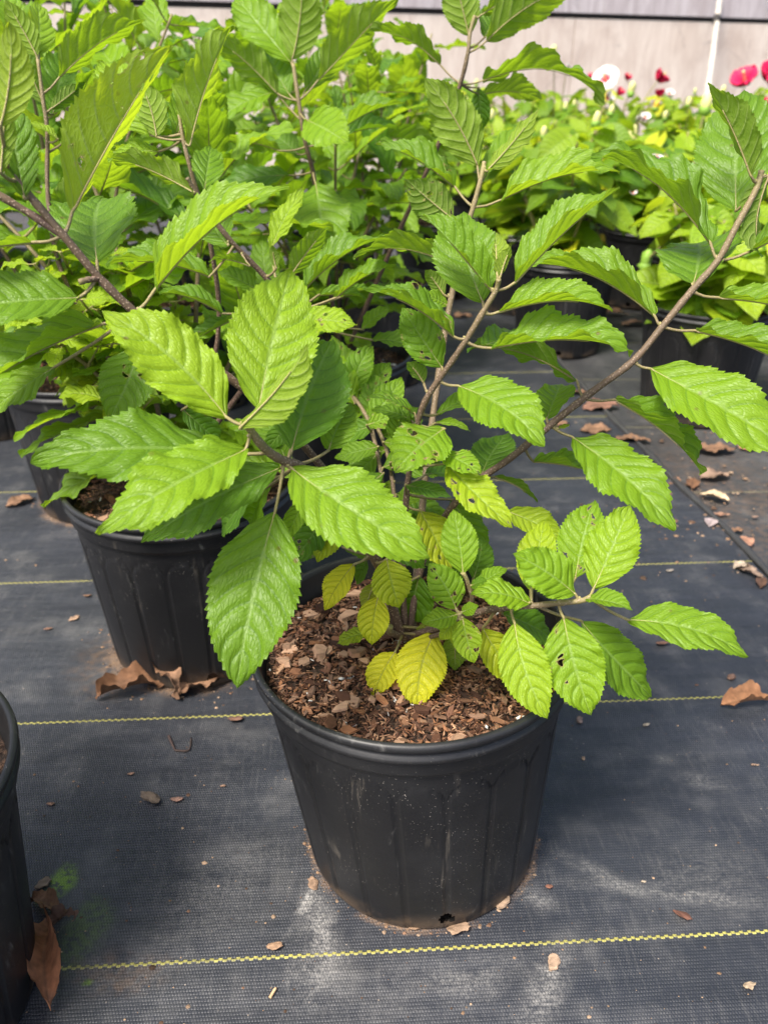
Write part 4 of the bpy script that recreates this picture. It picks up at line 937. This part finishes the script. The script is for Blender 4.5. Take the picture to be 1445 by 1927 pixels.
def hibiscus(x, y, seed, label, hgt=.52, spread=.19, nst=7, dens=1.0, potted=True):
    R = random.Random(seed); org = np.array([x, y, 0.]); q = thing('flowering_plant', label, 'flowering plant', org, 'potted flowering plants')
    pot_parts(q, CH_FAR, seed*.7); fm = MB(); topz = []
    for s in range(nst):
        a = np.array([R.uniform(-.04, .04), R.uniform(-.04, .04), .205]); an = 6.283*s/nst+R.uniform(-.4, .4); r = spread*R.uniform(.35, 1.)
        c = np.array([r*math.cos(an), r*math.sin(an), hgt*R.uniform(.86, 1.02)]); pp, rr = catmull([a, (a+c)/2+np.array([0, 0, .02])*1+.15*np.array([c[0], c[1], 0]), c], [.0042, .003, .002], 7)
        m = MB(); V, Fc = tube(pp, rr, 6); m.add(V, Fc, np.array([(.85, 0, 0)]*len(V))); m.build('stem', [STEM], q); topz.append(c)
        nl = int(15*dens)
        for k in range(nl):
            f = .18+.82*(k+R.random())/nl; i = min(len(pp)-1, int(f*(len(pp)-1))); p0 = pp[i]; b = R.random()*6.283
            out = unit(np.array([math.cos(b), math.sin(b), R.uniform(-.1, .6)])); pet = R.uniform(.02, .055)*(1.2-.5*f); p1 = p0+out*pet
            L = R.uniform(.068, .112)*(1.08-.35*f); yv = unit(np.array([out[0], out[1], R.uniform(-.75, .25)*(.4+.6*f)])); z = np.array([-.2, -.25, 1.])+.5*np.array([R.gauss(0, 1) for _ in range(3)])*.7
            xv = unit(np.cross(yv, z)); z = np.cross(xv, yv); HV, HF, HU = HEART[R.randrange(6)]
            M = np.stack([xv, yv, z], 1)*L; rr_ = R.random(); yy, ll = (R.uniform(.06, .20), R.uniform(.6, 1.05)) if rr_ < .52 else ((R.uniform(.0, .05), R.uniform(.05, .55)) if rr_ < .95 else (R.uniform(.5, .9), .8))
            fm.add(HV @ M.T+p1, HF, (yy, min(1, ll), R.random()), 0, HU)
            tv, tf = tube(np.array([p0, (p0+p1)/2+np.array([0, 0, -.003]), p1]), [.0012, .001, .0009], 4, False); fm.add(tv, tf, (1., 0, 0), 1)
        if R.random() < .16: bud(q, org, org+c+np.array([0, 0, .02]), R.uniform(.014, .021), seed*9+s)
    fm.build('foliage', [LEAF, STEM], q)
    return q, org
HP = []
names = {0: 'bright green flowering plant in the black pot at the right edge, nearest of its kind', 1: 'bright green plant cut off by the right edge behind the nearest flowering one'}
q0, o0 = hibiscus(.66, 1.70, 3, names[0], .44, .17, 7); HP.append((q0, o0))
ROWS = [(2.20, (.47, .84, 1.21)), (2.62, (.42, .80, 1.18, 1.55)), (3.05, (.50, .90, 1.30, 1.70)), (3.5, (.34, .76, 1.18, 1.6, 2.0)), (4.0, (.5, 1.0, 1.5, 2.0)), (4.55, (.3, .85, 1.4, 1.95, 2.45))]
LAB_R = ['front row', 'second row', 'third row', 'fourth row', 'fifth row', 'last row by the wall']; LAB_C = ['first', 'second', 'third', 'fourth', 'fifth']
k = 10
for ri, (yy, xs_) in enumerate(ROWS):
    for ci, xx in enumerate(xs_):
        k += 1; jx, jy = rng.uniform(-.04, .04), rng.uniform(-.05, .05)
        HP.append(hibiscus(xx+jx, yy+jy, k, 'flowering plant in the %s of the bed, %s from the left' % (LAB_R[ri], LAB_C[ci]), .50+rng.uniform(-.04, .05)+.02*ri/2, .20, 7 if ri < 3 else 6, 1. if ri < 4 else .8))
def on_plant(p):                     # the plant a flower grows on: the one nearest to it
    d = [math.hypot(p[0]-o[0], p[1]-o[1]) for _, o in HP]; return HP[int(np.argmin(d))]
TOCAM = lambda p: unit(CAM-np.asarray(p))
def stalk(q, o, c):
    a = np.array([o[0]+(c[0]-o[0])*.3, o[1]+(c[1]-o[1])*.3, .33]); pp, rr = catmull([a-o, (a+c)/2-o+np.array([0, 0, .03]), np.asarray(c)-o], [.003, .0025, .002], 5); V, Fc = tube(pp, rr, 6); m = MB(); m.add(V, Fc, (.9, 0, 0)); m.build('stem', [STEM], q)
FL = [(1140, 152, 3.5, .072, 'w', .80, (-.45, .15, .85)), (1236, 153, 3.7, .075, 'r', .45, (.6, .5, .5)), (1402, 158, 3.4, .095, 'r', .55, (-.5, .5, .8)), (1443, 152, 3.3, .10, 'r', .6, (.3, .3, .9)), (1112, 150, 4.2, .045, 'r', .4, (0, .6, .7)), (1178, 150, 4.2, .045, 'r', .4, (.3, .6, .7)),
      (1240, 182, 3.4, .045, 'r', .35, (0, .8, .4)), (1162, 178, 3.3, .04, 'r', .35, (.4, .4, .7)), (1140, 186, 3.2, .045, 'w', .4, (.6, .2, .6)), (1258, 180, 4.2, .045, 'w', .5, (0, .4, .8)), (1065, 132, 3.9, .040, 'w', .3, (.5, .5, .5)), (1212, 226, 3.0, .038, 'w', .45, (0, .4, .8)), (1233, 300, 2.4, .032, 'w', .5, (.2, .6, .7)), (1440, 198, 3.6, .045, 'r', .4, (0, .6, .7)), (720, 140, 4.0, .035, 'w', .5, (0, .4, .8)), (790, 152, 4.0, .035, 'w', .5, (0, .4, .8)), (1190, 365, 2.3, .018, 'w', .5, (0, .4, .8))]
for k, (px, py, z, Rp, kd, op, n) in enumerate(FL):
    c = P(px, py, z); q, o = on_plant(c); flower(q, o, c, VN(n), Rp, kd, k, op); stalk(q, o, c)
YB = simple('yellow_bud', (.62, .40, .03), .6, 60.)
for k, (px, py, z, s, mt) in enumerate([(1041, 100, 3.8, .035, BUD), (1190, 255, 2.9, .035, BUD), (1175, 268, 2.9, .022, CALYX), (1328, 196, 3.2, .04, BUD), (1130, 456, 2.2, .022, YB), (1188, 168, 3.4, .03, BUD), (1234, 198, 3.5, .025, YB), (1268, 295, 2.6, .028, CALYX), (1216, 490, 1.9, .025, CALYX), (1360, 170, 3.4, .02, BUD)]):
    c = P(px, py, z); q, o = on_plant(c); bud(q, o, c, s, 30+k, mt); stalk(q, o, c)

# ================================================================== litter on the cloth
def litter_leaf(px, py, length, ang, label, col, wr=.42, curl=.25, roll=.6, fold=.3, twist=.6, seed=0, lift=.004, tilt=0., group='dead leaves on the ground cloth'):
    c = G(px, py); d = np.array([math.cos(ang), math.sin(ang), tilt]); B = -d*length/2; T = d*length/2; nrm = np.array([.15*math.sin(seed), .15*math.cos(seed*2), 1.])
    far = 1. if py > 1150 else .34
    V, Fc, UV, cen, N = leaf_geo(B, T, nrm, w=wr, fold=fold*far, curl=curl*far*.8, teeth=14, sub=2, cols=6, seed=900+seed, wave=3.2*far, twist=twist*far, roll=roll*far*.8, tooth=.8)
    V = np.array(V); n0 = len(V)
    V2 = V-np.array([0, 0, .0006]); Fa = list(Fc)+[tuple(i+n0 for i in f[::-1]) for f in Fc]
    A = np.concatenate([V, V2]); A[:, 2] -= A[:, 2].min()-.0008
    pp, rr = catmull([T*0+cen[0]+(0, 0, .002), cen[len(cen)//2], cen[-2]], [.0011, .0008, .0004], 4)
    R = np.random.default_rng(seed); tt = (.9 if py > 1150 else .72)*np.array(col)[None, :]*(1+.25*np.sin(UV[:, 0]*9+seed)[:, None]*.5+.10*R.normal(size=(n0, 1))); tt[np.abs(UV[:, 1]-.5) < .05] *= .62
    o = mesh_obj('dead_leaf', A, Fa, DEADLEAF, None, c, None, np.concatenate([tt, tt]).clip(0, 1)); return tag(o, label, 'dead leaf', group)
BR = (.20, .10, .052); BR2 = (.25, .14, .082); TAN = (.58, .44, .28); DK = (.13, .07, .045); RED = (.30, .13, .08)
LL = [(1342, 940, .052, 2.55, 'pale cream curled dead leaf on the hem right of the front shrub', TAN, .55, .25, 1.2, .5, .1), (1402, 1328, .062, .12, 'long reddish brown dead leaf at the right edge on a yellow stripe', (.36, .18, .09), .42, .12, 1.0, .5, .2),
      (248, 1308, .080, .30, 'rolled brown dead leaf at the foot of the second pot', BR, .34, .12, 1.2, .35, .3), (312, 1302, .060, -.75, 'brown dead leaf arched over the rolled one at the second pot', BR2, .34, .45, .8, .3, .3), (382, 1300, .075, .45, 'ragged tan dead leaf pressed under the second pot', BR2, .42, .1, .4, .15, .2),
      (100, 1830, .075, -1.25, 'crumpled copper brown dead leaf below the left edge pot', (.32, .14, .07), .42, .2, 1.5, .6, .9), (88, 1712, .036, -.5, 'torn brown dead leaf above the copper one by the left edge pot', BR, .5, .2, .6, .3, .4), (118, 1745, .026, .7, 'small dark dead leaf scrap beside the left edge pot', DK, .5, .3, 1., .4, .4),
      (1120, 812, .065, .1, 'brown dead leaf behind the long right shoot', BR2, .55, .1, .4, .2, .3), (1190, 830, .07, -.3, 'brown dead leaf on the hem left of the right pot', BR2, .5, .1, .4, .2, .3), (1345, 850, .085, .1, 'brown dead leaf just below the right pot', BR2, .5, .12, .5, .2, .3), (1405, 845, .032, -.4, 'little orange brown dead leaf right of the one below the right pot', (.42, .21, .10), .6, .1, .4, .2, .3),
      (1345, 900, .06, .2, 'crumpled grey brown dead leaf above the cream one', (.30, .20, .14), .6, .2, .9, .4, .6), (1303, 912, .045, 1.2, 'dark brown dead leaf between hem and cream leaf', BR, .5, .2, .8, .3, .5), (1272, 905, .022, 1.4, 'small brown dead leaf touching the tip of the right shoot leaf', BR2, .6, .1, .4, .2, .2), (1336, 985, .03, 1.0, 'grey mauve folded dead leaf below the cream one', (.42, .34, .33), .7, .2, .3, .6, .3),
      (1386, 1000, .025, .5, 'small brown dead leaf above the hem on the right', BR2, .6, .1, .5, .2, .3), (1402, 1022, .027, 1.9, 'triangular brown dead leaf beside the hem on the right', (.38, .2, .13), .8, .1, .2, .2, .2), (1355, 970, .030, 0., 'flat brown dead leaf strip under the cream one', (.36, .2, .13), .3, .05, .3, .1, .1), (1090, 742, .05, .0, 'brown dead leaf far behind under the right shoot', BR2, .5, .1, .4, .2, .3),
      (1130, 770, .085, .2, 'large dark red dead leaf behind the right shoot', (.25, .13, .09), .5, .15, .6, .2, .4), (1050, 800, .05, .3, 'dead leaf half hidden behind the right shoot', BR2, .5, .1, .4, .2, .3), (1195, 612, .09, .2, 'pinkish brown dead leaf left of the right pot rim', (.45, .26, .18), .5, .2, .7, .3, .4), (1155, 592, .08, -.2, 'brown dead leaf far back in the gap of grey cloth', BR2, .5, .2, .7, .3, .4), (868, 597, .07, .1, 'brown dead leaf in the gap left of the middle shoot', BR2, .4, .1, .4, .2, .4), (1070, 645, .06, .3, 'small dead leaf in the gap right of the middle shoot', BR2, .5, .1, .4, .2, .4),
      (40, 948, .05, .7, 'crumbled brown dead leaf by the leftmost pot', BR2, .5, .3, 1.2, .3, .8), (745, 535, .10, .3, 'pale cream dead leaf far back in the gap', TAN, .6, .2, .8, .3, .2), (1410, 1082, .040, -.9, 'curled grey brown dead leaf heap on the hem at the right edge', (.27, .19, .14), .5, .3, 1.4, .5, 1.), (1392, 1068, .028, .4, 'pale curled scrap on top of the hem heap', (.5, .4, .3), .6, .3, 1.2, .4, .8), (1432, 1100, .03, 1.1, 'dark curled scrap right of the hem heap', DK, .5, .3, 1.2, .4, .8)]
for k, a in enumerate(LL): litter_leaf(*a, seed=k)
def bit(px, py, s, flat, label, col, seed, ang=0., stretch=1.4, name='bark_chip', cat='bark chip', group='bark bits on the ground cloth'):
    c = G(px, py); V, Fc = blob_geo(np.zeros(3), (s*stretch, s, s*flat), (math.cos(ang), math.sin(ang), .05), seed, 7)
    V = np.array(V); R = np.random.default_rng(seed); V *= (1+.10*R.normal(size=(len(V), 1))); V[:, 2] = np.where(V[:, 2] > s*flat*.5, s*flat*.5+(V[:, 2]-s*flat*.5)*.3, V[:, 2]); V[:, 2] -= V[:, 2].min()+.0003
    tt = .72*np.array(col)[None, :]*(1+.22*R.normal(size=(len(V), 1)))
    return tag(mesh_obj(name, V, Fc, BARK, None, c, None, tt.clip(0.01, 1), smooth=False), label, cat, group)
BB = [(285, 1508, .0085, .45, 'large brown bark chip in the middle of the left cloth', (.20, .15, .11), 2.6), (333, 1506, .0048, .25, 'small reddish chip right of the large brown one', (.34, .20, .15), 0), (445, 1357, .006, .3, 'reddish brown chip just under the yellow stripe left of the pot', (.24, .13, .09), .1), (1375, 1277, .0042, .7, 'dark brown lump above the long leaf on the right', (.20, .12, .09), 1.), (1090, 1357, .0040, .4, 'grey brown chip right of the pot rim', (.24, .17, .14), 1.4),
      (1283, 1726, .0055, .35, 'dark red oval chip above the front stripe on the right', (.17, .08, .055), -.6), (517, 1785, .0048, .4, 'tan chip sitting on the front stripe', (.38, .24, .15), .2), (1408, 1858, .0036, .4, 'pale tan chip in the bottom right corner', (.42, .32, .22), .3), (1040, 1812, .0052, .35, 'crumb of pale soil under the front stripe', (.46, .32, .22), 1.2), (1032, 1670, .0024, .5, 'tiny red chip right of the pot foot', (.26, .12, .08), 0), (82, 1665, .0052, .4, 'grey brown chip left of the moss patch', (.24, .17, .12), .8),
      (1097, 1428, .0018, .5, 'tiny tan chip below the grey brown one', (.42, .28, .18), 1.3), (1416, 1440, .0018, .5, 'tiny brown chip at the right edge below the long leaf', (.30, .2, .14), 0), (1245, 1215, .006, .3, 'reddish chip under the drooping leaf on the right', (.26, .14, .1), .1), (1215, 1365, .003, .2, 'pale fleck below the stripe right of the pot', (.45, .38, .3), .4), (1310, 1290, .0016, .5, 'tiny red crumb near the stripe on the right', (.3, .16, .1), 0), (96, 1514, .003, .3, 'small chip left of the large brown one', (.26, .15, .10), 0), (247, 1457, .0026, .3, 'small chip above the large brown one', (.28, .17, .12), .2), (420, 1480, .0022, .4, 'small tan chip right of the large brown one', (.32, .2, .14), 0),
      (92, 1185, .004, .3, 'brown chip on the cloth left of the second pot', (.30, .17, .12), .2), (140, 1165, .005, .3, 'pair of tan scraps left of the second pot', (.42, .28, .19), .7), (165, 1123, .004, .3, 'brown chip touching the shade of the second pot', (.28, .16, .1), 0), (1080, 968, .004, .5, 'brown crumb right of the yellowing leaf', (.32, .2, .15), 0), (1260, 1075, .004, .25, 'pale scrap under the stripe behind the right leaves', (.42, .36, .3), .3), (1420, 975, .004, .5, 'brown crumb right of the cream leaf', (.3, .2, .15), 0), (780, 1748, .004, .5, 'crumb of soil at the front foot of the pot', (.34, .22, .14), 0), (945, 1700, .006, .5, 'clod of soil in the drain hole of the front pot', (.36, .25, .17), 1.), (862, 1752, .007, .25, 'flat crumb of soil at the right front foot of the pot', (.40, .27, .18), .2), (590, 1665, .005, .4, 'crumb of soil at the left foot of the pot', (.32, .21, .14), 1.8), (1210, 1660, .0016, .5, 'tiny pale crumb on the curved dust streak', (.5, .4, .3), 0), (1424, 1440, .0014, .5, 'tiny crumb at the far right', (.36, .24, .16), 0)]
for k, (px, py, s, fl, lab, col, ang) in enumerate(BB): bit(px, py, s, fl, lab, col, 300+k, ang)
def twig(px1, py1, px2, py2, r, label, col, seed):
    a, c = G(px1, py1, r), G(px2, py2, r); R = np.random.default_rng(seed); mid = (a+c)/2+np.array([R.normal()*.004, R.normal()*.004, .001]); o0 = G(px1, py1)
    pp, rr = catmull([a-o0, mid-o0, c-o0], [r, r*.9, r*.5], 5); V, Fc = tube(pp, rr, 6)
    tag(mesh_obj('twig', V, Fc, BARK, None, o0, None, np.array([col]*len(V))), label, 'twig', 'twigs on the ground cloth')
twig(508, 1878, 520, 1862, .0014, 'short tan stick near the bottom edge', (.45, .30, .17), 1); twig(318, 1385, 330, 1412, .0016, 'dark bent twig below the stripe left of the pot', (.06, .04, .035), 2); twig(330, 1412, 360, 1388, .0012, 'dark thin twig forming a fork with the bent one', (.05, .035, .03), 3)

# crumbs of soil and bark nobody could count, gathered at the feet of the pots
R_ = np.random.default_rng(31); m = MB()
def crumb(x, y, r, col):
    k = 6; V = [(x+r*math.cos(a)*R_.uniform(.6, 1.2), y+r*math.sin(a)*R_.uniform(.5, 1.1), .0002) for a in np.arange(k)*6.283/k+R_.random()]; V.append((x+r*R_.normal()*.2, y, .0002+r*R_.uniform(.3, .8)))
    m.add(V, [(i, (i+1) % k, k) for i in range(k)], tuple(col))
CC = [(.24, .15, .09), (.16, .09, .055), (.34, .23, .15), (.09, .055, .035), (.30, .21, .14)]
for (cx, cy, cz), n, wd_ in ((MAIN, 320, .0040), (P2, 420, .016), (P3, 260, .014), (PN, 120, .008), (PRB, 160, .012)):
    for i in range(n):
        a = R_.random()*6.283; q = .5+.5*math.sin(3*a+cx*40)*math.sin(7*a+1); 
        if R_.random() > .25+.75*q: continue
        r = POT_B+.0008+abs(R_.normal())*wd_; crumb(cx+r*math.cos(a), cy+r*math.sin(a), min(.0026, .0005*math.exp(abs(R_.normal())*.8)), np.array(CC[R_.integers(5)])*R_.uniform(.5, 1.1))
for i in range(620):
    px, py = R_.uniform(-20, 1465), R_.uniform(850, 1940); p = G(px, py); crumb(p[0], p[1], min(.0026, .0004*math.exp(abs(R_.normal())*.75)), np.array(CC[R_.integers(5)])*R_.uniform(.5, 1.1))
for i in range(240):
    p = G(R_.normal(1330, 90), R_.normal(930, 90))
    if p[1] < 3: crumb(p[0], p[1], min(.006, .0012*math.exp(abs(R_.normal())*.8)), np.array(CC[R_.integers(5)])*R_.uniform(.5, 1.))
tag(m.build('soil_crumbs', [BARK], None, None, False), 'fine soil and bark crumbs scattered over the ground cloth', 'soil crumbs', None, 'stuff')
